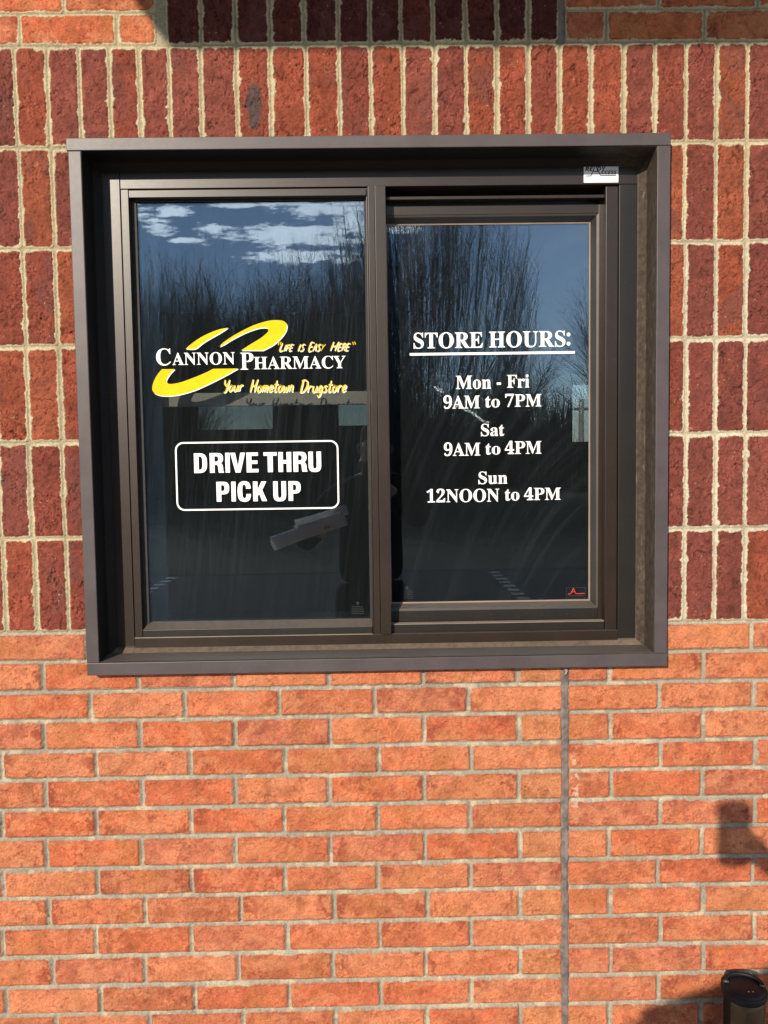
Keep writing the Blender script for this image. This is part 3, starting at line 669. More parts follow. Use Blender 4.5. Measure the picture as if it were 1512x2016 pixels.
# --- pick-up sign, left pane
pk = thing('pickup_sign_lettering', 'white bold sans pick up notice in a rounded outline on the left pane', 'lettering', (-.26, YL, 1.42))
def K(o): o.location = Vector(o.location)-pk.location; return o
x0 = (at(347.5, 938, YL).x+0); x1 = at(665.5, 935, YL).x; z1 = at(506, 870, YL).z; z0 = at(509, 1002, YL).z; r = .0165; pts = []
for cx_, cz_, a0 in ((x1-r, z1-r, 0), (x0+r, z1-r, 90), (x0+r, z0+r, 180), (x1-r, z0+r, 270)):
    pts += [(cx_+r*math.cos(rad(a0+k*10)), cz_+r*math.sin(rad(a0+k*10))) for k in range(10)]
bm = bmesh.new(); ribbon(bm, pts, .0034, YL, closed=True); K(bm_obj('border', bm, m_white, pk))
SG = {  # condensed bold sans outlines, cap height 1: width, contours (outer first, then counters)
 'D': (.66, [[(0,0),(.32,0),(.46,.03),(.58,.11),(.64,.24),(.66,.40),(.66,.60),(.64,.76),(.58,.89),(.46,.97),(.32,1),(0,1)], [(.235,.165),(.235,.835),(.30,.835),(.37,.81),(.41,.74),(.425,.62),(.425,.38),(.41,.26),(.37,.19),(.30,.165)]]),
 'R': (.69, [[(0,0),(.235,0),(.235,.405),(.31,.405),(.37,.39),(.40,.34),(.41,.24),(.42,.10),(.43,.03),(.445,0),(.69,0),(.69,.035),(.665,.06),(.655,.11),(.65,.25),(.635,.36),(.60,.44),(.53,.485),(.60,.53),(.645,.61),(.66,.72),(.645,.85),(.59,.94),(.50,.985),(.38,1),(0,1)], [(.235,.565),(.235,.835),(.32,.835),(.38,.82),(.415,.775),(.425,.70),(.415,.63),(.38,.58),(.32,.565)]]),
 'I': (.235, [[(0,0),(.235,0),(.235,1),(0,1)]]),
 'E': (.56, [[(0,0),(.56,0),(.56,.17),(.235,.17),(.235,.425),(.52,.425),(.52,.595),(.235,.595),(.235,.83),(.55,.83),(.55,1),(0,1)]]),
 'V': (.74, [[(.25,0),(.49,0),(.74,1),(.50,1),(.37,.30),(.24,1),(0,1)]]),
 'T': (.62, [[(.192,0),(.428,0),(.428,.825),(.62,.825),(.62,1),(0,1),(0,.825),(.192,.825)]]),
 'H': (.66, [[(0,0),(.235,0),(.235,.42),(.425,.42),(.425,0),(.66,0),(.66,1),(.425,1),(.425,.60),(.235,.60),(.235,1),(0,1)]]),
 'U': (.66, [[(0,1),(0,.30),(.015,.17),(.06,.07),(.15,.0),(.24,-.018),(.33,-.022),(.42,-.018),(.51,0),(.60,.07),(.645,.17),(.66,.30),(.66,1),(.425,1),(.425,.30),(.41,.20),(.37,.16),(.33,.15),(.29,.16),(.25,.20),(.235,.30),(.235,1)]]),
 'P': (.64, [[(0,0),(.235,0),(.235,.365),(.37,.365),(.49,.385),(.58,.44),(.63,.54),(.64,.68),(.63,.82),(.58,.92),(.49,.98),(.37,1),(0,1)], [(.235,.535),(.235,.83),(.31,.83),(.37,.81),(.40,.76),(.41,.68),(.40,.60),(.37,.55),(.31,.535)]]),
 'C': (.67, [[(.66,.64),(.65,.78),(.61,.90),(.53,.98),(.43,1.015),(.34,1.022),(.24,1.012),(.13,.96),(.05,.86),(.01,.70),(0,.5),(.01,.3),(.05,.14),(.13,.04),(.24,-.012),(.34,-.022),(.44,-.015),(.54,.025),(.61,.10),(.655,.22),(.67,.37),(.44,.37),(.435,.26),(.41,.19),(.345,.15),(.28,.18),(.25,.25),(.24,.36),(.237,.5),(.24,.64),(.25,.75),(.28,.82),(.34,.85),(.40,.82),(.425,.75),(.43,.64)]]),
 'K': (.72, [[(0,0),(.235,0),(.235,.26),(.315,.38),(.46,0),(.72,0),(.475,.565),(.70,1),(.445,1),(.235,.58),(.235,1),(0,1)]])}
def fill2d(contours):
    c = bpy.data.curves.new('t', 'CURVE'); c.dimensions = '2D'; c.fill_mode = 'FRONT'
    for q in contours:
        sp = c.splines.new('POLY'); sp.points.add(len(q)-1); sp.use_cyclic_u = True
        for p, (x, y) in zip(sp.points, q): p.co = (x, y, 0, 1)
    o = bpy.data.objects.new('t', c); COL.objects.link(o); dg = bpy.context.evaluated_depsgraph_get(); ev = o.evaluated_get(dg); me = ev.to_mesh()
    vs = [tuple(v.co) for v in me.vertices]; fs = [tuple(p.vertices) for p in me.polygons]; ev.to_mesh_clear(); bpy.data.objects.remove(o); bpy.data.curves.remove(c)
    return vs, fs
def sans(bm, ch, u0, u1, vt, vb):
    um = (u0+u1)/2; vm = (vt+vb)/2; a0, a1 = at(u0, vm, YL).x, at(u1, vm, YL).x; c0, c1 = at(um, vb, YL).z, at(um, vt, YL).z
    wd, cont = SG[ch]; vs, fs = fill2d(cont)
    f = [bm.verts.new((a0+v[0]/wd*(a1-a0), YL, c0+v[1]*(c1-c0))) for v in vs]; nf = [bm.faces.new([f[i] for i in p]) for p in fs]
    r_ = bmesh.ops.extrude_edge_only(bm, edges=[e for e in {e for q in nf for e in q.edges} if e.is_boundary])
    for v in r_['geom']:
        if isinstance(v, bmesh.types.BMVert): v.co.y = YL+.0003
for s in ([('D',382,407.5),('R',413,440.5),('I',443.7,452.3),('V',453.5,483),('E',485.4,508.5),('T',519,545),('H',548,573.3),('R',577.5,605),('U',607.3,632.2)],
          [('P',426.3,451.3),('I',455.6,464),('C',467.7,494),('K',498.3,525.5),('U',538,563.2),('P',568,592)]):
    bm = bmesh.new()
    for ch, u0, u1 in s:
        q = (u0-382)/250
        if s[0][0] == 'D': sans(bm, ch, u0, u1, 892.3-3.6*q, 931.2-3.2*q)
        else: sans(bm, ch, u0, u1, 948.5-1.5*(u0-426)/166, 987.5-2.*(u0-426)/166)
    K(bm_obj('sign_line', bm, m_white, pk))

# --- stickers
m_black = mat('black_print', (.02,.02,.022), .5, scale=90)
m_grey = mat('grey_print', (.40,.40,.41), .6)
m_red = mat('red_print', (.62,.035,.03), .5)
m_etch = mat('etched_mark', (.030,.034,.034), .7)
YS = BK-.0012
s1 = thing('maker_sticker', 'small white sticker with black slanted lettering on the bronze frame head', 'sticker', (.478, YS, 2.105))
def S1(o): o.location = Vector(o.location)-s1.location; return o
a = P2(1149.5, 324.5, YS); b_ = P2(1217.5, 360, YS)
S1(box('sticker_sheet', a[0], b_[0], YS, YS+.0016, b_[1]+.001, a[1]-.0005, mat('sticker_paper', (.74,.75,.78), .5, var=.02), s1, .0003))
bm = bmesh.new(); Ys = YS-.0004
for (s, u0, u1, vt, vb) in (('RE', 1152, 1166, 328.5, 336.5), ('DY', 1175, 1191, 328.0, 336.0), ('CCESS', 1183.5, 1212.5, 335.5, 343)):
    wordpx(bm, SANS(s), u0, u1, vt, vb, Ys, shear=.22, boldness=.012)
for i, q in enumerate(([(1153.5,346.5),(1163.5,346.3),(1172.5,323.8+1.5),(1182.5,346)], [(1182.3,345.9),(1213,345)], [(1167.5,337.6),(1178,337.2)])):
    ribbon(bm, [P2(u, v, Ys) for u, v in q], .0019, Ys-.0001*i)
S1(bm_obj('print', bm, m_black, s1))
bm = bmesh.new()
for k in range(14): ribbon(bm, [P2(1155+k*4.2, 353-.1*k, Ys), P2(1155+k*4.2+random.uniform(1.6, 3.4), 353-.1*k, Ys)], .0008, Ys)
S1(bm_obj('small_print', bm, m_grey, s1))
s2 = thing('red_emblem_sticker', 'tiny clear sticker with a red peak line in the corner of the right pane', 'sticker', (.465, YR, 1.205))
def S2(o): o.location = Vector(o.location)-s2.location; return o
zz = lambda x, y: P2(760+x/3.6, 1000+y/3.6, YR)
bm = bmesh.new(); ribbon(bm, [zz(1277,567), zz(1413,563), zz(1415,638), zz(1279,643)], .0005, YR, closed=True); S2(bm_obj('outline', bm, m_etch, s2))
bm = bmesh.new(); ribbon(bm, [zz(1290,610), zz(1308,609.5), zz(1328,571), zz(1345,608), zz(1408,605.5)], .0013, YR); ribbon(bm, [zz(1316,595), zz(1340,594)], .0013, YR-.0001); S2(bm_obj('peak_line', bm, m_red, s2))
bm = bmesh.new()
for k in range(10): ribbon(bm, [zz(1296+k*11.4, 624-.2*k), zz(1296+k*11.4+7, 623.8-.2*k)], .0011, YR)
S2(bm_obj('small_print', bm, mat('dull_red_print', (.14,.03,.03), .6), s2))
def etch(label, cu, cv, l0, l1, v0, v1, Y):
    e = thing('etched_stamp', label, 'etched mark', at(cu, cv, Y), 'etched marks on the glass')
    bm = bmesh.new(); c = P2(cu, cv, Y); ribbon(bm, [(c[0]+.0023*math.cos(k*math.pi/8), c[1]+.0023*math.sin(k*math.pi/8)) for k in range(16)], .0012, Y, closed=True)
    for k in range(5):
        v = v0+(v1-v0)*k/4; u = l0
        while u < l1-2: q = random.uniform(1.4, 4); ribbon(bm, [P2(u, v, Y), P2(min(u+q, l1), v-.02*q, Y)], .0009, Y); u += q+.9
    o = bm_obj('etched_print', bm, m_etch, e); o.location = -Vector(e.location)
etch('faint etched ring and text in the lower left corner of the right pane', 801, 1157, 796.5, 814, 1162, 1178, YR)
etch('faint etched ring and text in the lower right corner of the left pane', 704.3, 1187.5, 692.5, 716, 1194, 1208, YL)
# two pale broken streaks on the right pane
m_streak = bpy.data.materials.new('pale_streak'); m_streak.use_nodes = True; n = NT(m_streak.node_tree); n.n.clear()
t = n.add('ShaderNodeTexCoord'); fz_ = n.ramp(n.noise(t.outputs['Object'], 260, 4, .7), .42, .62, .0, .75)
d_ = n.add('ShaderNodeBsdfDiffuse'); d_.inputs[0].default_value = (.42,.52,.52,1); q_ = n.add('ShaderNodeBsdfTransparent'); x_ = n.add('ShaderNodeMixShader')
n.l.new(fz_, x_.inputs[0]); n.l.new(q_.outputs[0], x_.inputs[1]); n.l.new(d_.outputs[0], x_.inputs[2]); ou = n.add('ShaderNodeOutputMaterial'); n.l.new(x_.outputs[0], ou.inputs[0])
ys = YR+.0002
for q, wd, lb in (([(855,761),(862,766),(867,768),(873,773)], .0075, 'short pale streak left of the weekday hours'), ([(891,796),(897,800),(903,799),(918,807),(930,813),(941,821),(951,829),(965,831)], .0056, 'long pale slanting streak between the weekday and Saturday hours')):
    bm = bmesh.new(); ribbon(bm, cr([P2(u, v, ys) for u, v in q], 4), wd, ys, taper=.5)
    tag(bm_obj('pale_streak', bm, m_streak), lb, 'smear', 'pale streaks on the right pane')
#--MORE--
# ================================================================== things on the building
m_wpaint = mat('pale_painted_board', (.44,.43,.41), .7, var=.06, scale=9)
m_canopy = mat('weathered_canopy_metal', (.16,.14,.13), .5, metal=.2, var=.12, scale=6)
can = thing('door_canopy', 'flat brown canopy sloping out from the wall above the pick up window', 'canopy', (1.2, 0, 3.2))
def slopebox(nm, x0, x1, s0, s1, za, zb, th, m, par):       # plate sloping from wall distance s0 (underside za) to s1 (underside zb)
    bm = bmesh.new(); v = [bm.verts.new(p) for p in ((x0,-s0,za),(x1,-s0,za),(x1,-s1,zb),(x0,-s1,zb),(x0,-s0,za+th),(x1,-s0,za+th),(x1,-s1,zb+th),(x0,-s1,zb+th))]
    for q in ((0,1,2,3),(4,7,6,5),(0,4,5,1),(1,5,6,2),(2,6,7,3),(3,7,4,0)): bm.faces.new([v[i] for i in q])
    o = bm_obj(nm, bm, m, par); o.location = -Vector(par.location); return o
slopebox('canopy_panel', -1.142, 3.3, -.01, 1.60, 3.345, 3.06, .05, m_canopy, can)
o = box('fascia', -1.142, 3.3, -1.625, -1.602, 3.06, 3.20, m_canopy, can, .003); o.location = -Vector(can.location)
for xs in (-1.13, .6, 2.4):
    bm = bmesh.new(); tube(bm, [(xs, -.01, 3.62), (xs, -1.55, 3.13)], .012, 8); o = bm_obj('tie_rod', bm, m_canopy, can); o.location = -Vector(can.location)

# room behind the glass
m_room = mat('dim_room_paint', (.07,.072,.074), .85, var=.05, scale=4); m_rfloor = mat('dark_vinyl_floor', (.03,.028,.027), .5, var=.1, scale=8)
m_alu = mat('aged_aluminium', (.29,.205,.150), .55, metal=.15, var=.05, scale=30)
def S(o, kind='structure'): o['kind'] = kind; return o
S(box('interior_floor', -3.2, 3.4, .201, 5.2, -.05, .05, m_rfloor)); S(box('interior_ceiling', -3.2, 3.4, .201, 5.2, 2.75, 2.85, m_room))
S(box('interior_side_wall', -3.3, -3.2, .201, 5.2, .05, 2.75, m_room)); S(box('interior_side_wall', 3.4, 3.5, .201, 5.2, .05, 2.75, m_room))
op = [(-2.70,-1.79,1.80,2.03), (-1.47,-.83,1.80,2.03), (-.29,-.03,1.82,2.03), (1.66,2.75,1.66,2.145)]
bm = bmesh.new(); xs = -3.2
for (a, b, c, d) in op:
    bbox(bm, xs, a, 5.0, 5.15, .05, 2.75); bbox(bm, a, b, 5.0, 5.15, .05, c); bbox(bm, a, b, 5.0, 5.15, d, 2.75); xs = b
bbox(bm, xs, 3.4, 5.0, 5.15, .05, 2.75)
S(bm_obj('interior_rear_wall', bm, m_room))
m_rear = bpy.data.materials.new('dimming_rear_glass'); m_rear.use_nodes = True; n = NT(m_rear.node_tree); n.n.clear()  # tinted panes added to dim the sky seen through the rear openings
q_ = n.add('ShaderNodeBsdfTransparent'); q_.inputs[0].default_value = (.30,.31,.31,1); g_ = n.add('ShaderNodeBsdfGlossy'); g_.inputs['Roughness'].default_value = .05
t = n.add('ShaderNodeTexCoord'); x_ = n.add('ShaderNodeMixShader'); n.l.new(n.ramp(n.noise(t.outputs['Object'], 5, 3), .3, .8, .04, .09), x_.inputs[0]); n.l.new(q_.outputs[0], x_.inputs[1]); n.l.new(g_.outputs[0], x_.inputs[2])
ou = n.add('ShaderNodeOutputMaterial'); n.l.new(x_.outputs[0], ou.inputs[0])
m_rear2 = m_rear.copy(); m_rear2.name = 'half_dimming_rear_glass'
for nd in m_rear2.node_tree.nodes:
    if nd.type == 'BSDF_TRANSPARENT': nd.inputs[0].default_value = (.52,.53,.54,1)
for (a, b, c, d), lb in zip(op, ('dimming rear window pane, leftmost inside', 'dimming rear window pane, wide one in the middle of the left pane', 'dimming rear window pane beside the mullion', 'tall half dimming rear window pane with a pole behind it')):
    tag(box('rear_window_pane', a, b, 5.06, 5.075, c, d, m_rear if a < 1 else m_rear2), lb, 'window pane')
rr = thing('inner_rail', 'pale metal rail behind the left pane catching the sun and the letter shadows', 'rail', (-.26, .15, 1.65))
o = box('rail_bar', -.5600, .0200, .140, .150, 1.6350, 1.6650, m_alu, rr, .001); o.location = -Vector(rr.location); o.rotation_euler = (0, 0, 0)
bm = bmesh.new(); tube(bm, [(-.492, .140, 1.662), (-.492, .131, 1.662)], .0055, 14); o = bm_obj('screw', bm, mat('steel_screw', (.25,.25,.25), .35, metal=.8), rr); o.location = -Vector(rr.location)
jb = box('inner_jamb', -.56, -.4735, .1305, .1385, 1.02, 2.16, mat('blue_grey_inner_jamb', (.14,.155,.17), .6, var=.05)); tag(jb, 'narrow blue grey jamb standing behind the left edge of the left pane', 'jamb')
ct = thing('service_counter', 'dark service counter inside below the pick up window', 'counter', (0, .55, 1.0))
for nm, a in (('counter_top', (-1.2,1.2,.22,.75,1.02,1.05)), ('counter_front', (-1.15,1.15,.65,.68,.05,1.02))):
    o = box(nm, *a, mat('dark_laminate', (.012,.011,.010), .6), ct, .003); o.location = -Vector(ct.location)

# ================================================================== ground
def gmat(name, c1, c2, sc1, sc2, rough, bump, bs, spec=.3):
    m = bpy.data.materials.new(name); m.use_nodes = True; n = NT(m.node_tree); b = n.n['Principled BSDF']; t = n.add('ShaderNodeTexCoord'); P = t.outputs['Object']
    f = n.m('ADD', n.m('MULTIPLY', n.noise(P, sc1, 5, .6), .55), n.m('MULTIPLY', n.noise(P, sc2, 3, .6), .45))
    n.l.new(n.mix(n.ramp(f, .35, .65), c1, c2), b.inputs['Base Color']); b.inputs['Roughness'].default_value = rough; b.inputs['Specular IOR Level'].default_value = spec
    bp = n.add('ShaderNodeBump', i_Strength=.8, i_Distance=bump); n.l.new(n.noise(P, bs, 3), bp.inputs['Height']); n.l.new(bp.outputs[0], b.inputs['Normal'])
    return m
def sheet(name, pts, z, m):
    bm = bmesh.new(); bm.faces.new([bm.verts.new((x, y, z)) for x, y in pts]); return bm_obj(name, bm, m)
S(sheet('ground', [(-900,-900),(900,-900),(900,900),(-900,900)], -.035, gmat('winter_grass', (.026,.028,.012), (.048,.043,.020), .6, 40, .95, .02, 60)))
m_asph = gmat('asphalt', (.022,.0225,.024), (.040,.040,.041), 1.2, 90, .9, .004, 300, .12)
m_conc = gmat('concrete', (.24,.225,.20), (.32,.30,.265), 3, 120, .9, .002, 200)
S(sheet('drive_lane', [(-60,-9.2),(60,-9.2),(60,-.55),(-60,-.55)], 0, m_asph))
S(sheet('far_road', [(-200,-70),(200,-70),(200,-62),(-200,-62)], 0, m_asph))
S(box('wall_apron', -60, 60, -.55, .0, -.2, .06, m_conc)); S(sheet('added_bounce_pad', [(-14,-5.4),(14,-5.4),(14,-.55),(-14,-.55)], .005, gmat('pale_bounce_concrete', (.36,.335,.29), (.46,.43,.375), 2, 120, .9, .002, 200))); S(box('kerb', -60, 60, -9.32, -9.2, -.2, .004, m_asph))  # pale pad is added out of view to bounce fill light onto the wall
m_line = gmat('worn_white_paint', (.16,.16,.155), (.32,.32,.31), 4, 30, .8, .001, 200)
for x in (-2.74, 1.62):                                 # ladder-like worn lane lines
    bm = bmesh.new(); y = -9.0
    while y < -5.8: bbox(bm, x-.07, x+.07, y, y+.16, .002, .006); y += .30
    o = bm_obj('painted_lane_line', bm, m_line); S(o)

# bollard and travel mug
LID = at(1465, 1933, -.058)
bol = thing('bollard', 'short dark pipe bollard on the concrete apron, under the travel mug', 'bollard', (LID.x, LID.y, .06))
bm = bmesh.new(); hbt = LID.z-.185-.0296-.06; lathe(bm, [(.050,0),(.050,hbt-.012),(.047,hbt-.003),(.040,hbt)], 40); bm_obj('pipe', bm, mat('black_bollard_paint', (.03,.03,.03), .5, bump=.001), bol, True)
bm = bmesh.new(); lathe(bm, [(.056,0),(.056,.008),(.053,.012)], 40); bm_obj('base_flange', bm, mat('steel_flange', (.10,.10,.10), .5, metal=.6), bol, True)
mug = thing('travel_mug', 'black lidded travel mug with a carry loop and amber window in front of the wall', 'mug', (LID.x, LID.y, LID.z-.185))
m_mb = mat('black_mug_plastic', (.006,.006,.0065), .55, spec=.3, var=.1, scale=120); m_amb = mat('amber_plastic', (.060,.030,.008), .3, var=.12, scale=60)
mug.scale = (1.16,)*3; mug.location.z -= .0296
bm = bmesh.new(); lathe(bm, [(.028,0),(.031,.004),(.0335,.04),(.0345,.10),(.0350,.160),(.0350,.166)], 56); bm_obj('body', bm, m_mb, mug, True)
bm = bmesh.new()
rng = []
for i in range(41):
    an = rad(208+128*i/40); rng.append([bm.verts.new((r_*math.cos(an), r_*math.sin(an), z)) for r_, z in ((.0340,.108),(.0358,.110),(.0361,.130),(.0361,.150),(.0358,.158),(.0340,.160))])
for a, b in zip(rng, rng[1:]):
    for k in range(5): bm.faces.new((a[k], b[k], b[k+1], a[k+1]))
bm_obj('amber_window', bm, m_amb, mug, True)
bm = bmesh.new(); lathe(bm, [(.0352,.160),(.0385,.163),(.0398,.167),(.0398,.173),(.0385,.1745),(.0372,.1738),(.0366,.1752),(.0350,.1772),(.031,.1795),(.022,.1812),(.010,.1820),(.002,.1822)], 64); lid = bm_obj('lid', bm, m_mb, mug, True)
bm = bmesh.new()
ph = rad(-14); ux, uy = math.cos(ph), math.sin(ph)
lp = []
for i in range(25):
    t = math.pi*i/24; c_, s_ = math.cos(t), math.sin(t)
    lp.append((-c_*.0315*ux+s_*.024*(-uy), -c_*.0315*uy+s_*.024*ux, .1815+s_*.003))
rows = []
for i, p in enumerate(lp):
    t = math.pi*i/24; inn = Vector((-(-math.cos(t)*ux*.6+math.sin(t)*(-uy)), -(-math.cos(t)*uy*.6+math.sin(t)*ux), 0)).normalized()
    p = Vector(p); rows.append([bm.verts.new(p+inn*a+Vector((0,0,b))) for a, b in ((-.0028,-.003),(-.0028,.003),(.0028,.003),(.0028,-.003))])
for a, b in zip(rows, rows[1:]):
    for k in range(4): bm.faces.new((a[k], a[(k+1) % 4], b[(k+1) % 4], b[k]))
bm.faces.new(rows[0]); bm.faces.new(rows[-1]); bm_obj('carry_loop', bm, m_mb, mug, True)
for sgn in (-1, 1):
    bm = bmesh.new(); tube(bm, [(sgn*.0265*ux, sgn*.0265*uy, .1815), (sgn*.0350*ux, sgn*.0350*uy, .1815)], .0021, 10); bm_obj('hinge_pin', bm, mat('grey_pin', (.10,.10,.105), .45, metal=.5), mug, True)
bm = bmesh.new()
for dx in (-.004, .004):
    lathe(bm, [(.0011,.1825),(.0011,.1848),(.0006,.1852)], 10, (dx+.002, -.022, 0))
o = bm_obj('lid_dots', bm, mat('pale_dot', (.4,.4,.42), .4), mug, True); o.location.z = -.0035  # two small pale dots on the lid

# ================================================================== the photographer, with phone and rolled paper
def skin(name, chains, m, parent=None, levels=2):
    bm = bmesh.new(); lay = bm.verts.layers.skin.verify(); vs = {}
    def V(key, p, r):
        if key not in vs:
            v = bm.verts.new(p); v[lay].radius = (r if hasattr(r, '__len__') else (r, r)); vs[key] = v
        return vs[key]
    first = True
    for ch in chains:
        prev = None
        for (k, p, r) in ch:
            v = V(k, p, r)
            if first: v[lay].use_root = True; first = False
            if prev is not None and not any(e.other_vert(v) is prev for e in v.link_edges): bm.edges.new((prev, v))
            prev = v
    me = bpy.data.meshes.new(name); bm.to_mesh(me); bm.free()
    o = link(name, me, m, parent); sm = o.modifiers.new('s', 'SKIN'); sm.use_smooth_shade = True
    sb = o.modifiers.new('d', 'SUBSURF'); sb.levels = sb.render_levels = levels
    dg = bpy.context.evaluated_depsgraph_get(); dg.update(); ev = bpy.data.meshes.new_from_object(o.evaluated_get(dg)); o.modifiers.clear(); o.data = ev
    if m and not ev.materials: ev.materials.append(m)
    return o
m_coat = mat('dark_coat_cloth', (.009,.0095,.011), .95, spec=.05, var=.15, scale=40, bump=.003, bscale=90); m_jean = mat('brown_trouser_cloth', (.012,.012,.013), .95, spec=.05, var=.15, scale=60)
m_skin = mat('skin', (.36,.20,.14), .55, var=.05, scale=30); m_hair = mat('brown_hair', (.05,.032,.02), .6, var=.3, scale=140); m_shoe = mat('dark_shoe', (.03,.03,.03), .5)
per = thing('person', 'person in dark clothes holding up a phone and a rolled paper', 'person', (-.02, -2.32, 0))
def PX(o): o.location = Vector(o.location)-Vector(per.location); return o
# body: one continuous figure, the phone held up in the right hand, the left hand with the paper
RS, RE_, RW = (.165,-2.31,1.375), (.225,-2.12,1.215), (.050,-1.835,1.395)
LS, LE, LW = (-.205,-2.32,1.335), (-.365,-2.29,1.095), (-.235,-2.155,1.175)
body = [[('pel', (-.02,-2.32,.92), (.145,.10)), ('wai', (-.02,-2.33,1.08), (.135,.095)), ('che', (-.02,-2.325,1.25), (.165,.12)), ('nb', (-.015,-2.315,1.385), (.085,.075)), ('nk', (-.005,-2.30,1.45), .052), ('hd', (.005,-2.285,1.515), .068), ('hd2', (.010,-2.275,1.585), (.080,.095)), ('hd3', (.010,-2.285,1.645), .055)],
 [('nb',0,0), ('rs', RS, .068), ('ru', (.205,-2.225,1.295), .056), ('re', RE_, .047), ('rf', (.140,-1.97,1.305), .041), ('rw', RW, .030)],
 [('nb',0,0), ('ls', LS, .068), ('lu', (-.295,-2.315,1.215), .056), ('le', LE, .047), ('lf', (-.315,-2.19,1.145), .040), ('lw', LW, .030)],
 [('pel',0,0), ('rh', (.08,-2.32,.80), .075), ('rk', (.095,-2.30,.48), .062), ('ra', (.10,-2.34,.09), .043)],
 [('pel',0,0), ('lh', (-.12,-2.32,.80), .075), ('lk', (-.14,-2.30,.48), .062), ('la', (-.15,-2.34,.09), .043)]]
PX(skin('body', body, m_skin, per))
# clothes follow the body
coat = [[('pel', (-.02,-2.32,.82), (.205,.165)), ('wai', (-.02,-2.33,1.06), (.175,.135)), ('che', (-.02,-2.325,1.25), (.182,.135)), ('nb', (-.015,-2.315,1.385), (.098,.088)), ('nk', (-.005,-2.305,1.425), .066)],
 [('nb',0,0), ('rs', RS, .078), ('ru', (.205,-2.225,1.295), .066), ('re', RE_, .058), ('rf', (.140,-1.97,1.305), .052), ('rw', (.062,-1.865,1.375), .042)],
 [('nb',0,0), ('ls', LS, .070), ('lu', (-.295,-2.315,1.215), .063), ('le', LE, .058), ('lf', (-.315,-2.19,1.145), .050), ('lw', (-.250,-2.17,1.170), .041)]]
PX(skin('coat', coat, m_coat, per))
tr = [[('w', (-.02,-2.32,.93), (.190,.145)), ('pel', (-.02,-2.32,.84), (.190,.150))], [('pel',0,0), ('rh', (.08,-2.32,.76), .108), ('rk', (.095,-2.30,.48), .078), ('ra', (.10,-2.335,.11), .064)], [('pel',0,0), ('lh', (-.12,-2.32,.76), .108), ('lk', (-.14,-2.30,.48), .078), ('la', (-.15,-2.335,.11), .064)]]
PX(skin('trousers', tr, m_jean, per))
for x in (.102, -.152): PX(skin('shoe', [[('h', (x,-2.36,.055), (.042,.05)), ('m', (x,-2.27,.045), (.045,.042)), ('t', (x,-2.17,.035), (.040,.032))]], m_shoe, per))
PX(skin('hair', [[('t', (.010,-2.295,1.662), (.082,.050)), ('b', (.010,-2.335,1.60), (.094,.070)), ('n', (.010,-2.345,1.53), (.080,.045))], [('t',0,0), ('f', (.010,-2.225,1.668), (.062,.026))]], m_hair, per))
bm = bmesh.new(); tube(bm, [(0.010,-2.185,1.602), (0.010,-2.172,1.575), (0.010,-2.165,1.556), (0.010,-2.182,1.548)], [.008,.011,.015,.010], 10); PX(bm_obj('nose', bm, m_skin, per, True))
bm = bmesh.new(); tube(bm, [(-0.014,-2.186,1.520), (0.010,-2.178,1.519), (0.034,-2.186,1.520)], [.003,.007,.003], 8); PX(bm_obj('mouth', bm, mat('lips', (.34,.13,.11), .5), per, True))
for sx in (-1, 1):
    bm = bmesh.new(); bmesh.ops.create_uvsphere(bm, u_segments=14, v_segments=10, radius=.0095, matrix=Matrix.Translation((.010+sx*.030,-2.194,1.595))); PX(bm_obj('eye', bm, mat('eye', (.05,.04,.035), .2), per, True))
    PX(skin('ear', [[('a', (.010+sx*.082,-2.285,1.600), (.008,.014)), ('b', (.010+sx*.086,-2.280,1.575), (.008,.016)), ('c', (.010+sx*.080,-2.278,1.550), (.006,.010))]], m_skin, per, 1))
# hands: palm, four fingers of unequal length, thumb
def hand(nm, wrist, palm, fingers, thumb):
    ch = [[('w', wrist, .026), ('p', palm, (.036,.020))]]
    for i, f in enumerate(fingers): ch.append([('p',0,0)]+[('f%d%d' % (i, k), p, .0092-.0007*k) for k, p in enumerate(f)])
    ch.append([('p',0,0)]+[('t%d' % k, p, .0108-.001*k) for k, p in enumerate(thumb)])
    PX(skin(nm, ch, m_skin, per, 2))
hand('right_hand'.replace('right_', ''), RW, (.026,-1.765,1.405), [[(.016,-1.722,1.443),(.016,-1.694,1.447),(-.002,-1.6935,1.450)], [(.017,-1.722,1.423),(.017,-1.694,1.424),(-.006,-1.6935,1.425)], [(.017,-1.724,1.403),(.017,-1.694,1.402),(-.004,-1.6935,1.402)], [(.015,-1.728,1.384),(.015,-1.695,1.381),(-.001,-1.694,1.381)]],
     [(.008,-1.738,1.432),(-.006,-1.716,1.452),(-.016,-1.7135,1.468)])
pa = Vector((-.30,-2.05,1.20))
hand('hand', LW, (-.205,-2.112,1.205), [[(-.208,-2.070,1.222),(-.222,-2.054,1.205),(-.226,-2.060,1.188)], [(-.222,-2.068,1.218),(-.238,-2.053,1.200),(-.241,-2.062,1.182)], [(-.192,-2.072,1.226),(-.206,-2.056,1.212),(-.210,-2.062,1.194)], [(-.180,-2.076,1.228),(-.191,-2.062,1.216),(-.195,-2.067,1.200)]],
     [(-.225,-2.116,1.228),(-.245,-2.098,1.236),(-.258,-2.082,1.232)])
ph_ = thing('phone', 'dark phone held upright facing the window', 'phone', (-.022,-1.703,1.438))
bm = bmesh.new(); bbox(bm, -.046, .025, -1.7070, -1.6995, 1.3610, 1.5080)
bmesh.ops.bevel(bm, geom=[e for e in bm.edges if abs(e.verts[0].co.y-e.verts[1].co.y) > .005], offset=.010, segments=5, affect='EDGES')
o = bm_obj('phone_body', bm, mat('phone_case', (.02,.02,.025), .35), ph_); o.location = -Vector(ph_.location)
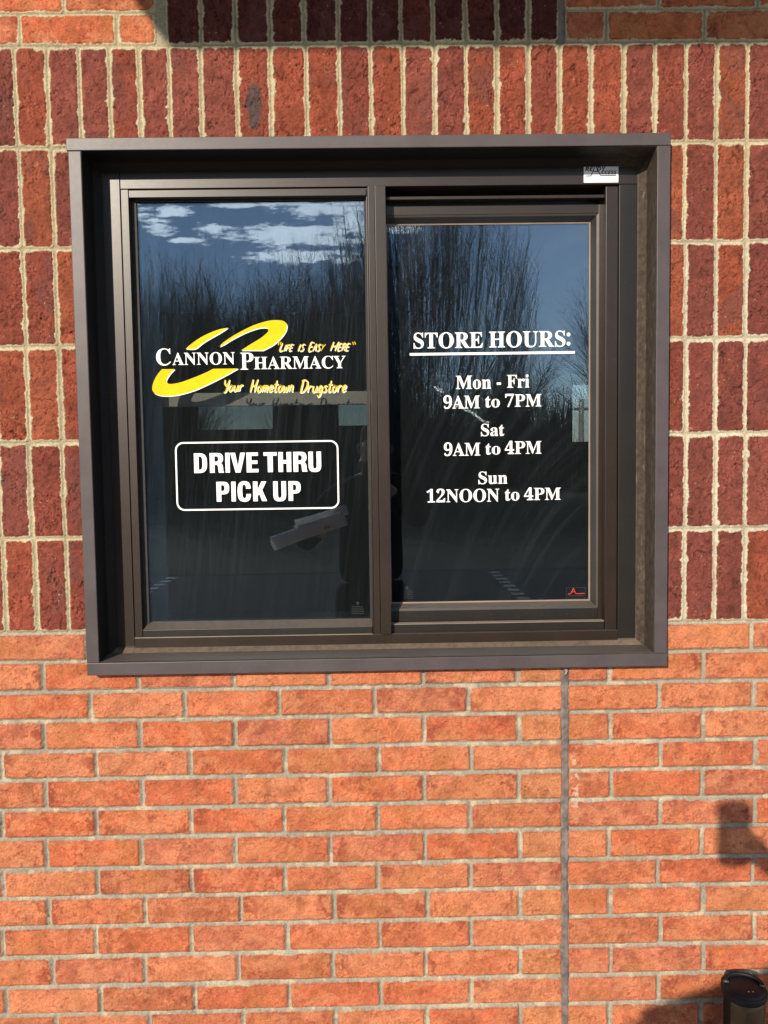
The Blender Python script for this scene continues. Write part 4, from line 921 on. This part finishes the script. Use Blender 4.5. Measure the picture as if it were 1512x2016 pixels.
bm = bmesh.new(); tube(bm, [(0,-1.6996,1.5), (0,-1.6985,1.5)], .0055, 20); o = bm_obj('lens', bm, mat('lens_glass', (.01,.01,.012), .1), ph_, True); o.location = -Vector(ph_.location)
m_paper = bpy.data.materials.new('thin_white_paper'); m_paper.use_nodes = True; n = NT(m_paper.node_tree); n.n.clear()
t = n.add('ShaderNodeTexCoord'); c_ = n.mix(n.ramp(n.noise(t.outputs['Object'], 12, 3), .3, .7), (.80,.79,.77), (.88,.87,.85))
d_ = n.add('ShaderNodeBsdfDiffuse'); q_ = n.add('ShaderNodeBsdfTranslucent'); x_ = n.add('ShaderNodeMixShader', i_Fac=.55); ou = n.add('ShaderNodeOutputMaterial')
n.l.new(c_, d_.inputs[0]); n.l.new(c_, q_.inputs[0]); n.l.new(d_.outputs[0], x_.inputs[1]); n.l.new(q_.outputs[0], x_.inputs[2]); n.l.new(x_.outputs[0], ou.inputs[0])
pap = thing('paper', 'curled sheets of white paper held low in the left hand', 'paper', (-.32, -2.11, 1.17))
def sheet_roll(nm, p0, ax, L, turns, r0, grow, a0):
    ax = Vector(ax).normalized(); p0 = Vector(p0); u_ = Vector((0,1,0)); u_ = (u_-ax*u_.dot(ax)).normalized(); v_ = ax.cross(u_); bm = bmesh.new(); rows = []; K_ = int(40*turns)
    for i in range(K_+1):
        t = a0+i/K_*turns*2*math.pi; r_ = r0+grow*(t-a0); rows.append([bm.verts.new(p0+ax*(q*L)+u_*(r_*(1+.10*math.sin(3*q))*math.cos(t))+v_*(r_*(1-.08*math.sin(4*q))*math.sin(t))) for q in [k/12 for k in range(13)]])
    for a, b in zip(rows, rows[1:]):
        for k in range(12): bm.faces.new((a[k], b[k], b[k+1], a[k+1]))
    o = bm_obj(nm, bm, m_paper, pap, True); o.location = -Vector(pap.location); so = o.modifiers.new('t', 'SOLIDIFY'); so.thickness = .0004
sheet_roll('rolled_sheet', (-.500,-2.110,1.112), (.385,.03,.135), .38, 1.35, .024, .0022, .6)
sheet_roll('loose_sheet', (-.395,-2.120,1.212), (.30,.02,.085), .27, .62, .020, .0045, 2.2)

# ================================================================== the far side of the lane: trees, house, car, pole
def tree_mesh(seed, H, half, up, nl, levels, trunk=.16, spread=.5):
    R = np.random.RandomState(seed); seg = []                # p0, p1, r0, r1
    def branch(p, d, L, r, lv):
        n_ = max(2, int(L/.45)) if lv < 3 else 2
        q = p; dd = d.copy()
        for k in range(n_):
            dd = dd+R.normal(0, (.035+.03*lv)*(1.5-up*.7), 3)+np.array([0,0,up*.12]); dd /= np.linalg.norm(dd)
            a = r*(1-.75*k/n_); b = r*(1-.75*(k+1)/n_); q2 = q+dd*L/n_; seg.append((q, q2, a, b))
            if lv < levels:
                m = R.randint(1, 3) if lv < 2 else R.randint(1, 4)
                for _ in range(m):
                    ang = R.uniform(0, 2*math.pi); s_ = R.uniform(.35, .8)*(spread+(.20-.14*up)*lv)
                    o_ = np.cross(dd, [math.cos(ang), math.sin(ang), .3]); o_ /= np.linalg.norm(o_)+1e-9
                    nd = dd+o_*s_; nd[2] += up*.25; nd /= np.linalg.norm(nd)
                    branch(q+dd*L/n_*R.uniform(.2, 1), nd, L*R.uniform(.42, .70)*(1-.35*k/n_), max(b*.62, .004), lv+1)
            q = q2
    th = H*.16; tr_seg = [(np.array([0,0,-.3]), np.array([0,0,th]), trunk, trunk*.85)]
    for i in range(nl):
        ang = 2*math.pi*i/nl+R.uniform(-.3, .3); lean = R.uniform(.05, 1)*half/(H-th)*1.1
        d = np.array([math.cos(ang)*lean, math.sin(ang)*lean, 1.]); d /= np.linalg.norm(d)
        branch(np.array([0,0,th*R.uniform(.8, 1.)]), d, (H-th)*R.uniform(.72, .98), trunk*.42, 1)
    branch(np.array([0,0,th]), np.array([0,0,1.]), (H-th)*.95, trunk*.6, 1)
    top = max(q[1][2] for q in seg); f_ = H/top
    rx = np.percentile([math.hypot(q[1][0], q[1][1]) for q in seg], 96); sc_ = np.array([half/rx, half/rx, f_]); return [(a*sc_, b*sc_, r, q) for a, b, r, q in tr_seg], [(a*sc_, b*sc_, r, q) for a, b, r, q in seg]
def shoot_tree(seed, H, half, n_, trunk):               # steep upright shoots filling an oval crown
    R = np.random.RandomState(seed); seg = []; th = H*.15
    for i in range(16):
        a = R.uniform(0, 2*math.pi); rr = half*math.sqrt(R.uniform(.02, .85))*.75; p = np.array([0, 0, th*R.uniform(.7, 1.1)]); z = H*R.uniform(.42, .62); q = np.array([rr*.55*math.cos(a), rr*.55*math.sin(a), (p[2]+z)*.5]); e = np.array([rr*math.cos(a), rr*math.sin(a), z])
        seg.append((p, q, trunk*.42, trunk*.3)); seg.append((q, e, trunk*.3, trunk*.12))
    for i in range(n_):
        a = R.uniform(0, 2*math.pi); k = math.sqrt(R.uniform(0, 1)); rr = half*k
        zt_ = H*(.60+.40*math.sqrt(max(0., 1-k**2.6)))*R.uniform(.80, 1.) if R.rand() < .6 else H*R.uniform(.35, .85)*(.6+.4*math.sqrt(max(0, 1-k*k)))
        L = R.uniform(.22, .42)*H; e = np.array([rr*math.cos(a), rr*math.sin(a), zt_]); lean = .22*k*L
        p = e-np.array([lean*math.cos(a), lean*math.sin(a), L])+np.append(R.normal(0, .12, 2), 0); p[2] = max(p[2], th); d = e-p; m1 = p+d*.4+R.normal(0, .05, 3); m2 = p+d*.72+R.normal(0, .05, 3)
        r0 = R.uniform(.007, .015); seg.append((p, m1, r0, r0*.75)); seg.append((m1, m2, r0*.75, r0*.5)); seg.append((m2, e, r0*.5, .003))
        for _ in range(R.randint(9, 17)):
            t = R.uniform(.15, .95); b = p+d*t; g = R.uniform(0, 2*math.pi); l2 = R.uniform(.25, .9); s2 = R.uniform(.15, .85); f = b+np.array([math.cos(g)*s2*l2, math.sin(g)*s2*l2, l2]); seg.append((b, f, r0*.40, .0018))
    return [(np.array([0,0,-.3]), np.array([0,0,th]), trunk, trunk*.85)], seg
def seg_mesh(name, seg, ns=3):
    P0 = np.array([s[0] for s in seg]); P1 = np.array([s[1] for s in seg]); r0 = np.array([s[2] for s in seg])[:, None]; r1 = np.array([s[3] for s in seg])[:, None]
    d = P1-P0; d /= np.linalg.norm(d, axis=1, keepdims=True)+1e-9
    a = np.where(np.abs(d[:, 2:3]) < .9, np.array([[0,0,1.]]), np.array([[1.,0,0]])); n1 = np.cross(d, a); n1 /= np.linalg.norm(n1, axis=1, keepdims=True); n2 = np.cross(d, n1)
    N = len(seg); co = np.zeros((N, 2*ns, 3))
    for k in range(ns):
        t = 2*math.pi*k/ns; v = n1*math.cos(t)+n2*math.sin(t); co[:, k] = P0+v*r0; co[:, ns+k] = P1+v*r1
    q = np.array([[k, (k+1) % ns, ns+(k+1) % ns, ns+k] for k in range(ns)])
    qs_ = (np.arange(N)[:, None, None]*2*ns+q[None]).reshape(-1, 4)
    me = mesh_np(name, co.reshape(-1, 3), qs_); me.update(); return me
m_bark = mat('grey_brown_bark', (.055,.048,.040), .95, var=.2, scale=14)
protos = {}
for key, a in {'upright': (3, 10.5, 3.7, 760, .17), 'tall': (8, 12.5, 2.7, 300, .14), 'spreading': (14, 13.0, 3.7, .3, 9, 3, .18, .66), 'small': (21, 8.8, 2.8, .45, 8, 3, .13, .62)}.items():
    ts, ss_ = shoot_tree(*a) if len(a) == 5 else tree_mesh(*a); mt = seg_mesh('trunk', ts, 9); mt.materials.append(m_bark); mc = seg_mesh('crown', ss_, 3); mc.materials.append(m_bark); protos[key] = (mt, mc)
desc = {'upright': 'bare upright oval tree across the lane', 'tall': 'tall thin bare tree across the lane', 'spreading': 'bare tree with spreading twigs across the lane', 'small': 'small bare tree across the lane'}
def tree(key, u, Dv, rz, scl, label):
    t = thing('bare_tree', label, 'tree', ((u-741)/1580*Dv, -(Dv-CAM_D), -.03), 'bare trees across the lane', rz); t.scale = (scl, scl, scl)
    for nm, me in zip(('trunk', 'crown'), protos[key]): link(nm, me, None, t)
tree('upright', 845, 27, .4, 1.06, 'broad upright bare tree, nearest of those mirrored in the right pane')
tree('small', 1240, 31, 1.2, 1.08, 'small bare tree mirrored at the right edge of the right pane')
for i, (k, u, Dv, rz, s_, lb) in enumerate([('tall', 232, 38, .1, .98, 'thin bare tree farthest to the left of the row'), ('tall', 300, 40, 2.1, 1.0, 'thin bare tree, second from the left of the row'), ('tall', 372, 41, 4., .97, 'thin bare tree, third from the left of the row'),
    ('spreading', 470, 40, 1., 1.0, 'wide bare tree, left one of the pair mirrored above the yellow swoosh'), ('spreading', 575, 38, 3.2, 1.02, 'wide bare tree, right one of the pair mirrored above the yellow swoosh'), ('small', 425, 46, .5, 1.25, 'low bare tree behind the thin trees on the left'),
    ('small', 650, 44, 2.5, 1.3, 'low bare tree behind the gap right of the pair'), ('tall', 706, 37, 5.2, .99, 'thin bare tree beside the mullion in the left pane'), ('tall', 760, 39, .9, 1., 'thin bare tree hidden behind the mullion'), ('small', 545, 52, 4.4, 1.4, 'low bare tree far behind the pair in the left pane'),
    ('small', 330, 50, 3.7, 1.35, 'low bare tree far behind the thin trees'), ('small', 1010, 48, 3.1, 1.15, 'low bare tree far behind the broad upright tree'), ('spreading', 130, 43, 2., 1., 'bare spreading tree beyond the left end of the row'), ('spreading', 1420, 44, .2, .95, 'bare spreading tree beyond the right end of the row')]):
    tree(k, u, Dv, rz, s_, lb)
# far wood and undergrowth that reads as one mass
R = np.random.RandomState(77); sg = []
def sticks(n_, xa, xb, ya, yb, ha, hb, r):
    for _ in range(n_):
        p = np.array([R.uniform(xa, xb), R.uniform(ya, yb), -.05]); h = R.uniform(ha, hb); d = np.array([R.normal(0, .14), R.normal(0, .14), 1.]); q = p+d*h*.55; q2 = q+(d+R.normal(0, .15, 3))*h*.45
        sg.append((p, q, r, r*.7)); sg.append((q, q2, r*.7, r*.2))
        for _k in range(6): a_ = p+(q-p)*R.uniform(.3, 1); sg.append((a_, a_+np.array([R.normal(0, .3), R.normal(0, .3), R.uniform(.3, .9)])*h*.22, r*.32, r*.12))
sticks(4200, -26, 2, -50, -38, 5.0, 11.6, .021); sticks(2500, -26, 4, -44, -36, 1.2, 5.5, .024); sticks(2000, 2, 20, -62, -50, 3., 6.5, .04); sticks(1500, 8, 26, -46, -38, 1.5, 5., .03); sticks(3000, -90, -26, -60, -40, 3, 9, .05); sticks(3000, 26, 90, -60, -40, 3, 9, .05)
wd = link('far_woodland', seg_mesh('far_woodland', sg, 3), m_bark); tag(wd, 'thicket of bare saplings behind the trees', 'woodland', kind='stuff')
sg = []; sticks(2600, -40, 40, -78, -70, 4, 9, .06); sticks(2600, -60, 60, 42, 52, 1.4, 3.4, .05)
wd2 = link('distant_woodland', seg_mesh('distant_woodland', sg, 3), m_bark); tag(wd2, 'bare woodland on the skyline', 'woodland', kind='stuff')
# house and car seen small in the right pane
hx, hy = 9.6, -60.
hs = thing('brick_house', 'low tan brick house far across the road, mirrored in the right pane', 'house', (hx, hy, 0))
m_tan = mat('tan_brick', (.30,.19,.11), .9, var=.12, scale=6); m_roof = mat('brown_shingle', (.10,.08,.07), .9, var=.2, scale=8); m_win = mat('dark_window', (.03,.035,.04), .2); m_trimw = mat('white_house_trim', (.6,.6,.58), .6)
box('wall', -4.4, 4.4, -4, 0, -.1, 2.7, m_tan, hs)
bm = bmesh.new(); v = [bm.verts.new(p) for p in ((-4.9,.5,2.7),(4.9,.5,2.7),(4.9,-4.5,2.7),(-4.9,-4.5,2.7),(-3.4,-2,4.3),(3.4,-2,4.3))]
for q in ((0,1,5,4),(1,2,5),(2,3,4,5),(3,0,4),(0,3,2,1)): bm.faces.new([v[i] for i in q])
bm_obj('roof', bm, m_roof, hs)
for x in (-2.9, 2.6):
    f_ = box('window', x-.65, x+.65, .0, .05, .95, 2.15, m_trimw, hs); box('pane', x-.57, x+.57, .05, .06, 1.03, 2.07, m_win, f_)
box('door', -.5, .45, .0, .05, 0, 2.05, m_roof, hs); box('garage_door', .9, 1.7, 0, .04, .1, 2., m_trimw, hs)
cx_, cy_ = (991-741)/1580*57, -(57-CAM_D)
car = thing('parked_car', 'pale sport utility car parked before the tan house, mirrored in the right pane', 'car', (cx_, cy_, 0))
m_car = mat('pale_car_paint', (.52,.50,.46), .3, var=.03); m_tyre = mat('tyre', (.02,.02,.02), .85); m_rim = mat('rim', (.4,.4,.4), .35, metal=.8)
bm = bmesh.new(); prof = [(-2.3,.45),(-2.35,.85),(-2.1,1.05),(-1.1,1.12),(2.2,1.08),(2.35,.9),(2.3,.45)]
def ext(bm, prof, hw, inset=0.):                        # side profile, y along the car, extruded across
    a = [bm.verts.new((-hw, y, z)) for y, z in prof]; b = [bm.verts.new((hw-inset, y, z)) for y, z in prof]; n_ = len(prof)
    bm.faces.new(a); bm.faces.new(b[::-1])
    for i in range(n_): bm.faces.new((a[i], b[i], b[(i+1) % n_], a[(i+1) % n_]))
ext(bm, [(-y, z) for y, z in prof], .93); bmesh.ops.bevel(bm, geom=bm.edges[:], offset=.05, segments=2, affect='EDGES'); bm_obj('body', bm, m_car, car, False)
bm = bmesh.new(); ext(bm, [(1.35,1.08),(.55,1.68),(-1.9,1.70),(-2.25,1.08)], .80); bmesh.ops.bevel(bm, geom=bm.edges[:], offset=.06, segments=2, affect='EDGES'); bm_obj('cabin', bm, m_car, car)
bm = bmesh.new(); v = [bm.verts.new(p) for p in ((-.70,1.30,1.15),(.70,1.30,1.15),(.62,.66,1.63),(-.62,.66,1.63))]; f = bm.faces.new(v); r_ = bmesh.ops.extrude_face_region(bm, geom=[f])
for q in r_['geom']:
    if isinstance(q, bmesh.types.BMVert): q.co += Vector((0,.03,.03))
bm_obj('windscreen', bm, m_win, car)
for sx in (-1, 1):
    for y in (-1.4, 1.42):
        bm = bmesh.new(); tube(bm, [(sx*.72, y, .35), (sx*.95, y, .35)], .35, 24); wh = bm_obj('wheel', bm, m_tyre, car); bm = bmesh.new(); tube(bm, [(sx*.94, y, .35), (sx*.965, y, .35)], .2, 16); bm_obj('rim', bm, m_rim, wh)
    box('headlight', sx*.72-.14, sx*.72+.14, 2.30, 2.345, .74, .88, m_trimw, car, .01); box('mirror', sx*1.0-.08, sx*1.0+.08, .95, 1.12, 1.08, 1.22, m_car, car, .02)
box('grille', -.45, .45, 2.32, 2.36, .66, .86, m_tyre, car, .01)
# behind the building: what the rear windows look out on
def bg_tree(key, x, y, rz, s_, lb):
    t = thing('bare_tree', lb, 'tree', (x, y, -.03), 'bare trees behind the building', rz); t.scale = (s_,)*3
    for nm, me in zip(('trunk', 'crown'), protos[key]): link(nm, me, None, t)
bg_tree('small', -6.0, 24, .3, .62, 'low bare tree behind the building, seen through the left rear window'); bg_tree('small', -2.3, 22, 1.9, .5, 'low bare tree behind the building, seen through the middle rear window'); bg_tree('small', 7.5, 21, 4, .46, 'low bare tree behind the building, seen through the right rear window')
up_ = thing('utility_pole', 'wooden utility pole behind the building, seen through the right rear window', 'pole', (5.62, 20, 0))
bm = bmesh.new(); tube(bm, [(0,0,-.1),(0,0,3.15)], [.085,.07], 12); bm_obj('pole', bm, mat('weathered_pole_wood', (.30,.27,.23), .9), up_); box('crossarm', -.35, .35, -.05, .05, 2.86, 2.93, m_roof, up_)
